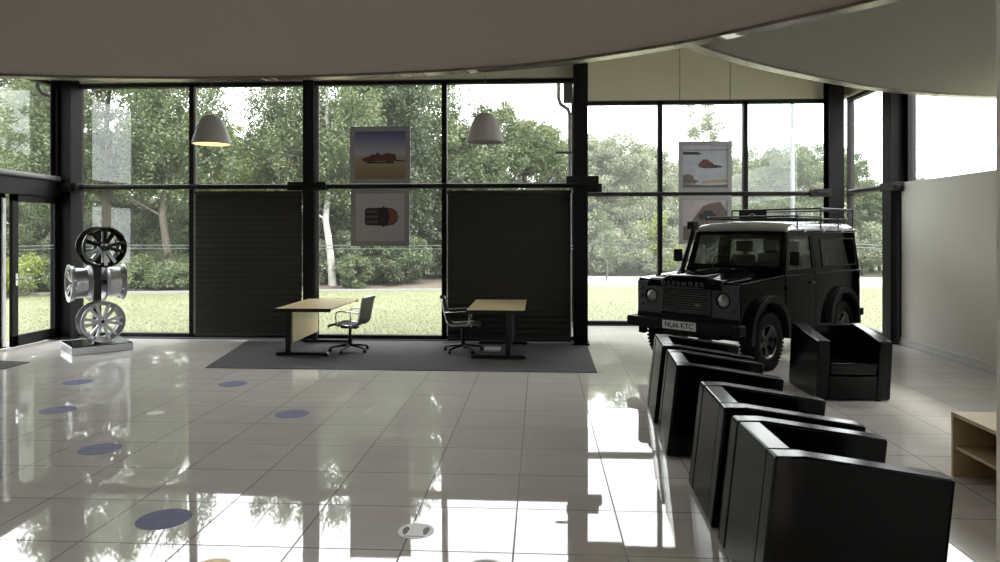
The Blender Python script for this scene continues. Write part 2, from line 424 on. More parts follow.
# curved suspended ceilings -----------------------------------------
def spline(pts, n=12):
    P = [Vector((p[0], p[1])) for p in pts]; out = []
    P = [2*P[0]-P[1]] + P + [2*P[-1]-P[-2]]
    for i in range(1, len(P)-2):
        for k in range(n):
            t = k/n; a,b_,c,d = P[i-1],P[i],P[i+1],P[i+2]
            out.append(.5*((2*b_)+(-a+c)*t+(2*a-5*b_+4*c-d)*t*t+(-a+3*b_-3*c+d)*t**3))
    out.append(P[-2]); return [(p.x, p.y) for p in out]
def offset(c, d):
    out = []
    for i in range(len(c)):
        a = Vector(c[max(0,i-1)]); b_ = Vector(c[min(len(c)-1,i+1)]); t = (b_-a).normalized()
        out.append((c[i][0]+t.y*d, c[i][1]-t.x*d))
    return out
D1 = spline([(-8.62,5.2),(-7.0,6.15),(-5.5,6.62),(-4.3,6.84),(-3.2,6.92),(-2.2,6.90),(-1.17,6.79),(-.38,6.62),(.316,6.38),(1.193,5.86),(1.842,5.28),(2.33,4.80),(2.72,4.2),(3.0,3.5),(3.15,2.62)])
z1, z2 = 3.45, 3.70
b = MB(); b.poly(D1 + [(3.15,-2.99),(-8.62,-2.99)], (), .16, T((0,0,z1)))
c1 = struct(b.build('ceiling_curved', MT['ceil']), 'large low curved ceiling on the left')
def band(curve, w, z, h, name, parent, mt):
    inn = offset(curve, w); b = MB(); n = len(curve)
    for i in range(n-1):
        o0, o1, i0, i1 = curve[i], curve[i+1], inn[i], inn[i+1]
        b.hexa([(*i0,z-h),(*i1,z-h),(*o1,z-h),(*o0,z-h)], [(*i0,z),(*i1,z),(*o1,z),(*o0,z)])
    return b.build(name, mt, parent, merge=True)
band(offset(D1,-.015), .13, z1, .025, 'edge_trim', c1, MT['trim_metal'])
D2 = spline([(.2,4.6),(.65,5.7),(1.386,6.802),(1.837,7.286),(2.349,7.748),(2.9,8.18),(3.451,8.58),(4.05,8.97),(4.65,9.27),(5.4,9.55),(6.12,9.71)])
b = MB(); b.poly(D2 + [(6.12,2.61),(.2,2.61)], (), .16, T((0,0,z2)))
c2 = struct(b.build('ceiling_curved_right', MT['ceil2']), 'second curved ceiling on the right')
band(offset(D2,-.015), .13, z2, .025, 'edge_trim', c2, MT['trim_metal'])

# ------------------------------------------------------------------ carpet, stickers
b = MB(); b.poly([(-4.67,9.54),(.77,9.51),(.79,11.80),(.55,11.80),(.55,12.09),(-5.12,12.09)], (), .008)
tag(b.build('carpet', MT['carpet']), 'large dark grey carpet under the two desks', 'carpet')
b = MB(); b.poly([(-8.5,8.4),(-7.40,9.30),(-7.42,9.80),(-8.5,10.0)], (), .008)
tag(b.build('entrance_mat', MT['carpet']), 'dark grey mat inside the sliding door at the far left', 'mat')
ST = [(-5.843,8.56,'blue floor dot nearest the wheel display stand'),(-3.832,8.558,'blue floor dot nearest the corner of the desk carpet'),
      (-5.137,7.201,'blue floor dot left of the small white sticker, second row back'),(-2.585,7.182,'blue floor dot furthest right, in front of the carpet'),
      (-3.847,5.928,'blue floor dot in the middle of the left tiles'),(-2.485,4.506,'largest darkest blue floor dot, nearest the viewer')]
for x,y,l in ST:
    b = MB(); b.lathe([(.0005,0),(.172,0),(.172,.0015),(.0005,.0015)], 40)
    o = b.build('floor_sticker', MT['blue']); o.location = (x,y,.0005); tag(o, l, 'sticker', 'blue distancing dots on the tiles')
st = empty('floor_sticker', (-.787,4.417,.0005)); tag(st, 'small white round floor sticker with two black footprints', 'sticker')
b = MB(); b.lathe([(.0005,0),(.115,0),(.115,.0015),(.0005,.0015)], 40); b.build('disc', MT['sticker_white'], st)
for s in (-1,1):
    b = MB(); b.poly([(s*.065+.022*math.cos(t)*(1 if math.sin(t)>0 else .8), .058*math.sin(t)) for t in [k*PI/10 for k in range(20)]], (), .001, T((0,0,.0015))); b.build('footprint', MT['ink'], st)
b = MB(); b.box(-.06,.06,-.085,-.078,.0015,.0025); b.build('line_mark', MT['ink'], st)
b = MB(); b.lathe([(.0005,0),(.085,0),(.085,.0015),(.0005,.0015)], 32)
o = b.build('floor_sticker', MT['sticker_white']); o.location = (-4.03,7.14,.0005); tag(o, 'tiny plain white round floor sticker between two blue dots', 'sticker')
b = MB(); b.box(-.13,.13,-.15,.15,0,.03); o = b.build('paper_ream', MT['paper'], bevel=.004); o.location = (-.76,11.2,.008)
tag(o, 'pale flat packet lying on carpet under the right desk', 'packet')

# ------------------------------------------------------------------ blinds
def blind(x0, x1, z0, z1_, label, y=YB-.20):
    r = empty('venetian_blind', ((x0+x1)/2, y, z0)); w = (x1-x0)/2; h = z1_-z0
    b = MB(); b.box(-w, w, -.035, .035, h-.06, h); b.build('headrail', MT['blind'], r, bevel=.004)
    b = MB(); n = int(h/.098)
    for k in range(n):
        z = .05 + (h-.12)*k/(n-1); M = T((0,0,z)) @ rot('X', 75)
        cs = [(-.062,-.010),(-.033,0),(0,.004),(.033,0),(.062,-.010)]
        for (ya,za),(yb,zb2) in zip(cs[:-1], cs[1:]):
            b.hexa([(-w+.01,ya,za-.002),(w-.01,ya,za-.002),(w-.01,yb,zb2-.002),(-w+.01,yb,zb2-.002)], [(-w+.01,ya,za),(w-.01,ya,za),(w-.01,yb,zb2),(-w+.01,yb,zb2)], M)
    b.build('slats', MT['blind'], r)
    b = MB(); b.box(-w, w, -.03, .03, 0, .03); b.build('bottom_rail', MT['blind'], r, bevel=.004)
    for x in (-w*.6, w*.02, w*.7):
        b = MB(); b.box(x-.002, x+.002, -.040, -.038, .02, h-.03); b.build('ladder_tape', MT['black'], r)
    b = MB(); b.cyl((w-.1,-.05,h-.05),(w-.1,-.05,h*.45),.004,6); b.build('tilt_wand', MT['black'], r)
    tag(r, label, 'blind', None); return r
blind(-6.07,-4.14,.085,2.615,'closed black venetian blind beside the left desk')
blind(-1.60,.53,.04,2.615,'closed black venetian blind behind the right desk')

# ------------------------------------------------------------------ posters hung on wires
def picmat(name, fn):
    m = mat(name, (.5,.5,.5), .35); nt = m.node_tree; b = nt.nodes['Principled BSDF']
    tc = nt.nodes.new('ShaderNodeTexCoord'); sep = nt.nodes.new('ShaderNodeSeparateXYZ'); nt.links.new(tc.outputs['Object'], sep.inputs[0])
    r = nt.nodes.new('ShaderNodeValToRGB'); mr = nt.nodes.new('ShaderNodeMapRange')
    mr.inputs['From Min'].default_value = fn[0]; mr.inputs['From Max'].default_value = fn[1]
    nt.links.new(sep.outputs[2], mr.inputs['Value']); nt.links.new(mr.outputs[0], r.inputs[0])
    els = r.color_ramp.elements
    for i,(p,c) in enumerate(fn[2]):
        e = els[i] if i < 2 else els.new(p)
        e.position = p; e.color = (*c,1)
    nt.links.new(r.outputs[0], b.inputs['Base Color'])
    return m
pm = mat('poster_frame', (.27,.26,.26), .4)
def col(name, c, r=.5): return mat(name, c, r, noise=.3, nscale=14)
P_red, P_dark, P_sand, P_rock, P_snow, P_orange = col('pic_red',(.10,.035,.03)), col('pic_dark',(.02,.02,.025)), col('pic_sand',(.30,.24,.15)), col('pic_rock',(.12,.09,.08)), col('pic_snow',(.40,.40,.44)), col('pic_orange',(.20,.06,.03))
def car_outline(x, z, s, M=1):
    p = [(-1,-.25),(-1,.12),(-.9,.28),(-.55,.32),(-.42,.6),(.1,.66),(.5,.60),(.62,.30),(.95,.22),(1.02,-.05),(1,-.25),(.8,-.3),(.72,-.45),(.5,-.45),(.42,-.3),(-.42,-.3),(-.5,-.45),(-.72,-.45),(-.8,-.3)]
    return [(x+a*s, z+b_*s) for a,b_ in p]
def poster(name, xc, y, z0, z1_, w, pic, label, wires=None):
    r = empty(name, (xc, y, z0)); h = z1_-z0
    b = MB(); b.poly([(-w/2,0),(w/2,0),(w/2,h),(-w/2,h)], [[(-w/2+.085,.085),(w/2-.085,.085),(w/2-.085,h-.085),(-w/2+.085,h-.085)]], .025, XZ); b.build('poster_frame', pm, r, bevel=.003)
    pic(r, w/2-.08, .08, h-.08)
    if wires:
        for s in (-1,1):
            b = MB(); b.cyl((s*(w/2-.03), 0.0, h-.02), (s*(w/2-.03), 0.0, wires-z0), .0035 if wires < 5 else .006, 6); b.build('hanging_wire', MT['blackmetal'], r)
    tag(r, label, 'poster'); return r
def plain(r, w, a, c, m, y=-.006, nm='print'):
    b = MB(); b.box(-w, w, y, 0, a, c); return b.build(nm, m, r)
def shape(r, pts, m, y=-.007, nm='picture_shape'):
    b = MB(); b.poly(pts, (), .002, T((0,y,0)) @ XZ); return b.build(nm, m, r)
def pic_desert(r, w, a, c):
    m = picmat('desert_print', (a, c, [(0,(.22,.17,.08)),(1,(.07,.08,.22)),(.15,(.28,.22,.12)),(.46,(.36,.31,.22)),(.50,(.42,.40,.42)),(.60,(.36,.36,.44))]))
    plain(r, w, a, c, m)
    shape(r, [(-.30,.38),(-.31,.43),(-.26,.46),(-.20,.47),(-.14,.52),(-.10,.50),(-.04,.545),(0,.50),(.06,.51),(.10,.53),(.2,.525),(.27,.50),(.285,.40),(.24,.39),(.20,.35),(.13,.36),(.10,.39),(-.12,.385),(-.15,.35),(-.22,.35),(-.25,.38)], P_red, nm='picture_car')
    shape(r, [(-.26,.35),(.28,.35),(.22,.38),(-.2,.375)], P_dark, y=-.0095, nm='picture_car_shade')
    shape(r, [(.28,.385),(.44,.385),(.44,.40),(.28,.41)], P_dark, nm='picture_shadow')
def pic_topcar(r, w, a, c):
    plain(r, w, a, c, mat('grey_print', (.42,.40,.43), .4))
    body = [(-.24,.36),(-.27,.40),(-.27,.63),(-.24,.66),(.1,.67),(.22,.65),(.29,.60),(.32,.51),(.29,.42),(.22,.37),(.1,.35)]
    q = shape(r, body, P_dark, nm='picture_car')
    shape(r, [(.13,.37),(.22,.39),(.28,.43),(.305,.51),(.28,.59),(.22,.63),(.13,.65),(.17,.51)], P_orange, y=-.0095, nm='picture_bonnet')
    shape(r, [(.03,.67),(.06,.70),(.08,.67)], P_dark, nm='picture_mirror'); shape(r, [(.03,.35),(.08,.35),(.06,.32)], P_dark, nm='picture_mirror')
    for z in (.42,.51,.60): shape(r, [(-.24,z-.02),(-.05,z-.02),(-.05,z+.02),(-.24,z+.02)], P_rock, y=-.0095, nm='picture_roof_line')
def pic_snow(r, w, a, c):
    plain(r, w, a, c, mat('snow_print', (.36,.36,.41), .4, noise=.25, nscale=5))
    shape(r, [(-w,a),(w,a),(w,a+.07),(.1,a+.05),(-.1,a+.06),(-w,a+.08)], P_rock, nm='picture_ground')
    shape(r, [(-.1,a+.09),(w,a+.11),(w,a+.17),(.2,a+.165),(-.02,a+.14)], P_sand, nm='picture_sand')
    shape(r, [(-w,a+.08),(-.2,a+.09),(-.12,a+.14),(-.22,a+.17),(-.24,a+.24),(-.34,a+.28),(-w,a+.25)], P_rock, y=-.0095, nm='picture_rocks')
    shape(r, [(-.12,.50),(-.13,.56),(-.08,.60),(-.04,.645),(.05,.65),(.09,.605),(.15,.585),(.17,.54),(.16,.49),(.08,.475),(-.02,.47)], P_red, nm='picture_car')
    shape(r, [(.06,.47),(.20,.475),(.36,.495),(.3,.525),(.16,.55),(.12,.50)], P_dark, y=-.0095, nm='picture_shadow')
    shape(r, [(-.40,.48),(-.14,.50),(-.13,.53),(-.40,.50)], P_snow, y=-.0095, nm='picture_spray')
    shape(r, [(-w+.01,.745),(-.12,.745),(-.06,.76),(-.15,.80),(-w+.01,.805)], P_dark, nm='picture_strip')
    shape(r, [(-w,.83),(w,.83),(w,.845),(-w,.845)], P_rock, nm='picture_line')
def pic_climb(r, w, a, c):
    plain(r, w, a, c, mat('rock_print', (.38,.33,.33), .4, noise=.3, nscale=6))
    shape(r, [(-w,a),(w,a),(w,a+.56),(.30,c-.05),(.1,c-.08),(-.05,c-.14),(-.18,c-.32),(-.3,c-.5),(-w,c-.55)], P_rock, nm='picture_rocks')
    shape(r, car_outline(.05,.56,.18), P_dark, y=-.0095, nm='picture_car')
px_, py_ = -2.775, YB-.16
poster('hanging_poster', px_, py_, 2.742, 3.735, 1.06, pic_desert, 'upper grey framed poster of red vehicle in desert under blue sky, left pair', 4.55)
poster('hanging_poster', px_, py_, 1.655, 2.655, 1.03, pic_topcar, 'lower grey framed poster of dark car seen from above, left pair', 2.76)
px_, py_ = 3.29, YR-.20
poster('hanging_poster', px_, py_, 2.70, 3.71, 1.05, pic_snow, 'upper framed poster of red vehicle in snow, behind black off-roader', 5.9)
poster('hanging_poster', px_, py_, 1.655, 2.63, 1.04, pic_climb, 'lower framed poster of rocky climb, partly behind black off-roader roof rack', 2.72)

# ------------------------------------------------------------------ pendants
def pendant(x, y, z, label, lit=True):
    li = MT['lamp_in'] if lit else MT['lamp']
    r = empty('pendant_lamp', (x, y, z))
    prof = [(.285,0),(.282,.05),(.262,.13),(.232,.22),(.20,.30),(.165,.37),(.12,.42),(.06,.45),(.02,.458)]
    b = MB(); b.lathe(prof + [(.02,.45)] + [(p[0]-.012, p[1]-.006) for p in reversed(prof[1:-1])] + [(.274,.0)], 48, closed=True); b.build('lamp_shade', MT['lamp'], r)
    b = MB(); b.lathe([(.272,.004),(.25,.128),(.22,.216),(.188,.294),(.153,.362),(.11,.41),(.02,.438)], 48); b.build('shade_lining', li, r)
    b = MB(); b.sphere((0,0,.25), .05); b.cyl((0,0,.28),(0,0,.44),.022,12); b.build('bulb', li if lit else MT['frost'], r)
    b = MB(); b.cyl((0,0,.45),(0,0,6.2-z),.0035,6); b.build('cable', MT['frame_grey'], r)
    b = MB(); b.cyl((0,0,6.13-z),(0,0,6.2-z),.06,20); b.build('ceiling_rose', MT['lamp'], r)
    tag(r, label, 'lamp', 'dome pendant lamps by the glazing')
pendant(-5.085, 10.60, 3.26, 'left grey dome pendant lamp with glowing yellow inside, beside first mullion')
pendant(-.845, 10.75, 3.28, 'right grey dome pendant lamp, unlit, above the right desk blind', False)

# ------------------------------------------------------------------ desks
def desk(x0, y0, y1, side, label, legx):
    """side=+1: user sits on +x side"""
    r = empty('desk', (x0, y0, 0)); L = y1-y0; w = .86; lx = legx-x0
    b = MB(); ch = .06
    out = [(0,0),(w,0),(w,L),(0,L)]
    b.poly(out, (), .026, T((0,0,.712))); b.build('desk_top', MT['wood'], r, bevel=.004)
    for ya in (-.008, L):
        b = MB(); b.box(-.006, w+.006, ya, ya+.008, .688, .741); b.build('edge_band', MT['black'], r)
    for y in (.16, L-.16):
        b = MB(); b.box(lx-.04, lx+.04, y-.028, y+.028, .05, .70); b.box(w*.5-.36, w*.5+.36, y-.02, y+.02, .675, .712); l = b.build('leg', MT['black'], r, bevel=.006)
        b = MB()
        f0, f1 = (-.03, .79) if side > 0 else (w-.80, w+.02)
        b.poly([(f0,.012),(f1,.012),(f1,.035),(f1-.03,.06),(f0+.03,.06),(f0,.035)], (), .07, T((0,y+.035,0)) @ XZ); b.build('foot', MT['black'], l, bevel=.004)
        for fx in (f0+.05, f1-.05):
            b = MB(); b.cyl((fx,y,0),(fx,y,.014),.022,12); b.build('glide', MT['black'], l)
    b = MB(); px2 = lx + .055
    b.box(px2-.009, px2+.009, .17, L-.17, .20, .70); b.build('modesty_panel', MT['wood'] if side > 0 else MT['black'], r, bevel=.002)
    b = MB(); b.box(lx-.02, lx+.02, .18, L-.18, .62, .68); b.build('cross_beam', MT['black'], r)
    r.location.z = .008; tag(r, label, 'desk'); return r
desk(-4.00, 10.35, 11.93, 1, 'light wood desk with yellow modesty panel on black cantilever legs, left', -3.84)
desk(-1.09, 10.28, 11.95, -1, 'light wood desk in front of the closed blind, right', -.475)

# ------------------------------------------------------------------ office chairs (ribbed sling, aluminium)
def office_chair(x, y, rz, label):
    r = empty('office_chair', (x, y, .008), rz)      # faces local +x
    prof = []   # sling side profile, (x, z)
    pts = [(.27,.40),(.25,.435),(.15,.448),(0,.435),(-.12,.425),(-.19,.44),(-.235,.50),(-.26,.60),(-.285,.72),(-.31,.83),(-.335,.875)]
    pts = spline(pts, 5)
    for part, a, c_ in (('seat', 0, 27), ('backrest', 27, len(pts))):
        b = MB(); seg = pts[a:c_+1]
        for i in range(len(seg)-1):
            (xa,za),(xb,zb) = seg[i], seg[i+1]
            d = Vector((xb-xa, 0, zb-za)); n = Vector((-d.z,0,d.x)).normalized()
            nrib = max(1, int(d.length/.022))
            for k in range(nrib):
                p0 = Vector((xa,0,za))+d*(k/nrib); p1 = Vector((xa,0,za))+d*((k+1)/nrib); h_ = .008 if (i+k) % 2 else .0045
                q = [p0-n*h_, p1-n*h_, p1+n*h_, p0+n*h_]
                b.hexa([V(v.x,-.215,v.z) for v in q], [V(v.x,.215,v.z) for v in q])
        b.build(part, SLING, r)
    for s in (-1,1):
        b = MB(); b.tube([(p[0], s*.225, p[1]) for p in pts], .013, 8); b.build('side_rail', MT['chrome'], r)
        b = MB(); arm = spline([(.10,.43),(.115,.50),(.12,.60),(.09,.645),(0,.655),(-.16,.645),(-.27,.64)], 5)
        b.tube([(p[0], s*.255, p[1]) for p in arm], .010, 8); b.build('armrest', MT['chrome'], r)
    for q in ([(-.335,-.23,.875),(-.345,0,.885),(-.335,.23,.875)], [(-.10,-.225,.42),(-.1,0,.39),(-.1,.225,.42)], [(.14,-.225,.43),(.1,0,.385),(.14,.225,.43)]):
        b = MB(); b.tube(q, .012, 8); b.build('cross_brace', MT['chrome'], r)
    b = MB(); b.box(-.13,.13,-.06,.06,.365,.395); b.build('seat_mount', MT['blackmetal'], r, bevel=.008)
    b = MB(); b.cyl((0,0,.09),(0,0,.37),.022,16); b.cyl((0,0,.09),(0,0,.22),.032,16); b.build('gas_column', MT['blackmetal'], r)
    for k in range(5):
        t = 2*PI*k/5 + .3; c, s = math.cos(t), math.sin(t)
        b = MB(); b.tube([(.02*c,.02*s,.105),(.16*c,.16*s,.09),(.31*c,.31*s,.062)], [.024,.018,.013], 8); l = b.build('base_arm', MT['blackmetal'], r)
        b = MB(); M = T((.31*c,.31*s,.026)) @ Matrix.Rotation(t+.8,4,'Z') @ rot('X',90)
        b.lathe([(.001,-.02),(.026,-.02),(.026,-.006),(.012,-.006),(.012,.006),(.026,.006),(.026,.02),(.001,.02)], 16, M); b.cyl((.31*c,.31*s,.03),(.31*c,.31*s,.07),.008,8); b.build('caster', MT['black'], l)
    tag(r, label, 'chair'); return r
SLING = mat('ribbed_leather', (.018,.018,.02), .35)
office_chair(-3.01, 10.97, PI*.945, 'ribbed black office chair with chrome arms at the left desk')
office_chair(-1.22, 11.05, 0.02, 'ribbed black office chair tucked against the right desk')

# ------------------------------------------------------------------ alloy wheels and the display stand
def wheel_rim(name, mt, R, W, nsp, parent, M, split=True, barrel_mat=None, sw=.085, th=1.0):
    """axis local Z, face at z=+W/2. returns the object; spokes/barrel are its children"""
    b = MB()
    pr = [(R,W/2),(R+.0,W/2-.012),(R-.018,W/2-.02),(R-.028,W/2-.05),(R-.055,W/2-.07),(R-.060,-W/2+.06),(R-.03,-W/2+.03),(R-.015,-W/2+.012),(R,-W/2+.006),(R,-W/2),
          (R-.03,-W/2),(R-.07,-W/2+.05),(R-.072,W/2-.08),(R-.045,W/2-.055),(R-.035,W/2-.02),(R-.014,W/2)]
    b.lathe(pr, 56, M, closed=True); rim = b.build(name, barrel_mat or mt, parent, ang=40)
    for k in range(nsp):
        t = 2*PI*k/nsp + PI/2
        A = M @ Matrix.Rotation(t, 4, 'Z')
        b = MB(); r0, r1 = .06, R-.03; h = W/2-.045
        if split:
            for s in (-1,1):
                b.hexa([(r0,s*.014-.018*th,h-.035),(r1,s*sw*.62-.024*th,h-.03),(r1,s*sw*.62+.024*th,h-.03),(r0,s*.014+.018*th,h-.035)],
                       [(r0,s*.014-.016*th,h+.005),(r1,s*sw*.62-.019*th,h+.028),(r1,s*sw*.62+.019*th,h+.028),(r0,s*.014+.016*th,h+.005)], A)
        else:
            b.hexa([(r0,-.03,h-.04),(r1,-sw/2,h-.035),(r1,sw/2,h-.035),(r0,.03,h-.04)],
                   [(r0,-.024,h+.0),(r1,-sw/2+.008,h+.024),(r1,sw/2-.008,h+.024),(r0,.024,h+.0)], A)
        b.build('spoke', mt, rim, bevel=.004)
    b = MB(); h = W/2-.045
    b.lathe([(.0005,h+.01),(.03,h+.01),(.034,h+.004),(.075,h),(.085,h-.01),(.085,h-.06),(.0005,h-.06)], 28, M); hub = b.build('hub', mt, rim)
    b = MB(); b.lathe([(.0005,h+.016),(.024,h+.016),(.028,h+.01)], 24, M); b.build('centre_cap', MT['blackmetal'], rim)
    b = MB()
    for k in range(5):
        t = 2*PI*(k+.5)/5; b.lathe([(.0005,h+.008),(.009,h+.008),(.009,h-.01)], 10, M @ T((.055*math.cos(t),.055*math.sin(t),0)))
    b.build('wheel_nuts', MT['blackmetal'], rim)
    return rim
sx, sy = -7.165, 10.96
ang = math.radians(-45)
st = empty('wheel_display_stand', (sx, sy, 0), ang)     # local +x faces the viewer's right front
b = MB(); b.box(-.43,.43,-.43,.43,.0,.115); b.build('base', MT['alloy'], st, bevel=.006)
b = MB(); b.box(-.425,.425,-.425,.425,.115,.128); b.build('base_top', MT['blackalloy'], st, bevel=.004)
b = MB(); b.box(-.055,.055,-.055,.055,.12,1.93); b.build('pole', MT['black'], st, bevel=.006)
for z in (1.68,1.09,.47):
    b = MB(); b.cyl((-.02,0,z),(.09,0,z),.045,20); b.build('mounting_peg', MT['black'], st)
b = MB(); b.cyl((0,-.14,1.09),(0,.14,1.09),.03,16); b.build('mounting_peg', MT['black'], st)
tag(st, 'black post on chrome and black square base holding display wheels', 'display stand')
def show_wheel(z, d, mt, nsp, R, W, off, label, split=True, sw=.085, th=1.0):
    """d = direction angle (radians, local to the stand) of the wheel face"""
    a = ang + d; r = empty('alloy_wheel', (sx+off*math.cos(a), sy+off*math.sin(a), z), a)
    M = rot('Y', 90)
    rim = wheel_rim('rim', mt, R, W, nsp, r, M, split, sw=sw, th=th)
    tag(r, label, 'wheel'); return r
show_wheel(1.66, .10, MT['blackalloy'], 5, .325, .34, .21, 'gloss black split-spoke alloy wheel at the top of the display stand', sw=.125, th=1.55)
show_wheel(.475, .08, MT['alloy'], 6, .325, .28, .20, 'silver split-spoke alloy wheel lowest on the display stand', sw=.095, th=1.15)
show_wheel(1.085, -PI/2, MT['alloy'], 5, .30, .30, .25, 'silver alloy wheel facing left, middle of the display stand')
show_wheel(1.085, PI/2, MT['alloy'], 5, .30, .29, .24, 'silver alloy wheel facing away right, middle of the display stand')

# ------------------------------------------------------------------ cube armchairs
def armchair():
    r = empty('armchair')          # local +x = facing; origin under centre
    Lx, W0, W1, TB, TF, lean = .88, .40, .40, .785, .685, .085
    xb, xf = -Lx/2, Lx/2
    def X(x, z): return x - lean*(1 - z/TB)
    bot = .012; t = .135
    def blk(x0,x1,ya0,ya1,yb0,yb1,zb,zt0,zt1):   # x0..x1, y-range at x0 (ya), at x1 (yb), top z at x0, x1
        b.hexa([(X(x0,zb),ya0,zb),(X(x1,zb),yb0,zb),(X(x1,zb),yb1,zb),(X(x0,zb),ya1,zb)],
               [(X(x0,zt0),ya0,zt0),(X(x1,zt1),yb0,zt1),(X(x1,zt1),yb1,zt1),(X(x0,zt0),ya1,zt0)])
    b = MB(); blk(xb+.004, xb+t, -W0+t+.002, W0-t-.002, -W0+t+.002, W0-t-.002, bot, TB-.002, TB-.002); b.build('backrest', MT['leather'], r, bevel=.016, seg=3)
    for s in (-1,1):
        sh = (W1-W0)/Lx*s; yo = W0 if s > 0 else -W0+t
        Mx = Matrix(((1,0,0,0),(sh,1,0,yo-sh*xb),(0,0,1,0),(0,0,0,1))) @ XZ
        pts = [(xb,bot),(xf,bot),(xf,TF),(xb+t+.02,TB),(xb,TB)]
        pts = [(X(x,z),z) for x,z in pts]
        b = MB(); b.poly(pts, (), t, Mx); b.build('armrest', MT['leather'], r, bevel=.018, seg=3)
        b = MB(); ye = lambda x: s*(W0-.002) + sh*(x-xb)
        b.tube([(X(xb,bot+.02)+.004, ye(xb), bot+.02),(X(xb,TB)+.004, ye(xb), TB-.012),(X(xb+t,TB), ye(xb+t), TB-.008),(X(xf-.01,TF), ye(xf), TF-.008),(X(xf,bot)-.004, ye(xf), bot+.02)], .0055, 8); b.build('piping', MT['leather'], r)
    b = MB(); blk(xb+t+.003, xf-.012, -W0+t+.003, W0-t-.003, -W1+t+.003, W1-t-.003, bot+.01, .29, .285); b.build('seat_base', MT['leather'], r, bevel=.008)
    b = MB(); blk(xb+t+.004, xf-.004, -W0+t+.005, W0-t-.005, -W1+t+.005, W1-t-.005, .295, .435, .43); b.build('seat_cushion', MT['leather'], r, bevel=.028, seg=4)
    for x in (xb+.07-.07, xf-.14):
        for s in (-1,1):
            b = MB(); b.cyl((x,s*.30,0),(x,s*.30,bot+.01),.03,16); b.build('foot', MT['blackmetal'], r)
    return r
ac = armchair()
AC = [(1.605,3.95,0,'nearest black leather cube armchair in the row, closest to the viewer'),
      (1.62,4.91,-2,'second nearest black leather cube armchair in the row'),
      (1.61,6.32,-4,'third black leather cube armchair in the row, counting from the viewer'),
      (1.665,7.33,-4,'farthest black leather cube armchair in the row, next to the off-roader'),
      (3.50,8.42,-90.5,'lone black leather cube armchair facing the viewer beside the off-roader')]
for i,(x,y,a,l) in enumerate(AC):
    o = ac if i == 0 else copy_tree(ac)
    o.location = (x,y,0); o.rotation_euler = (0,0,math.radians(a)); tag(o, l, 'armchair', 'black cube armchairs')

# ------------------------------------------------------------------ low shelf table, right edge
r = empty('side_table', (3.2, 5.66, 0)); t = .03
b = MB(); b.box(0,.62,-1.45,0,.47,.50); b.build('table_top', MT['wood'], r, bevel=.003)
for y0 in (-t,-1.45):
    b = MB(); b.box(0,.62,y0,y0+t,0,.47); b.build('side_panel', MT['wood'], r, bevel=.003)
b = MB(); b.box(.02,.60,-1.42,-t,.215,.24); b.build('shelf', MT['wood'], r, bevel=.002)
b = MB(); b.box(.58,.60,-1.42,-t,0,.47); b.build('back_panel', MT['wood'], r)
tag(r, 'low light wood open-fronted side table with one shelf at right edge', 'table')
# ------------------------------------------------------------------ the off-roader
CAR_POS, CAR_ANG, CAR_S = (2.516, 10.378, 0), math.radians(-135.08), 1.02
car = empty('off_road_car', CAR_POS, CAR_ANG, CAR_S)
tag(car, 'black boxy off-roader with roof rack, snorkel and British number plate', 'car')
WB = 2.36
MT['lampglass'] = mat('small_lamp_lens', (.07,.07,.075), .12)
MT['slat'] = mat('grille_slat_paint', (.09,.09,.095), .3)
def arc(cx, cz, r, a0, a1, n=14): return [(cx+r*math.cos(math.radians(a0+(a1-a0)*i/n)), cz+r*math.sin(math.radians(a0+(a1-a0)*i/n))) for i in range(n+1)]
def loft(sections, closed_ends=True):
    b = MB(); n = len(sections[0]); vs = [p for s in sections for p in s]; fs = []
    for i in range(len(sections)-1):
        for k in range(n-1): fs.append((i*n+k, i*n+k+1, (i+1)*n+k+1, (i+1)*n+k))
    b.add(vs, fs); return b
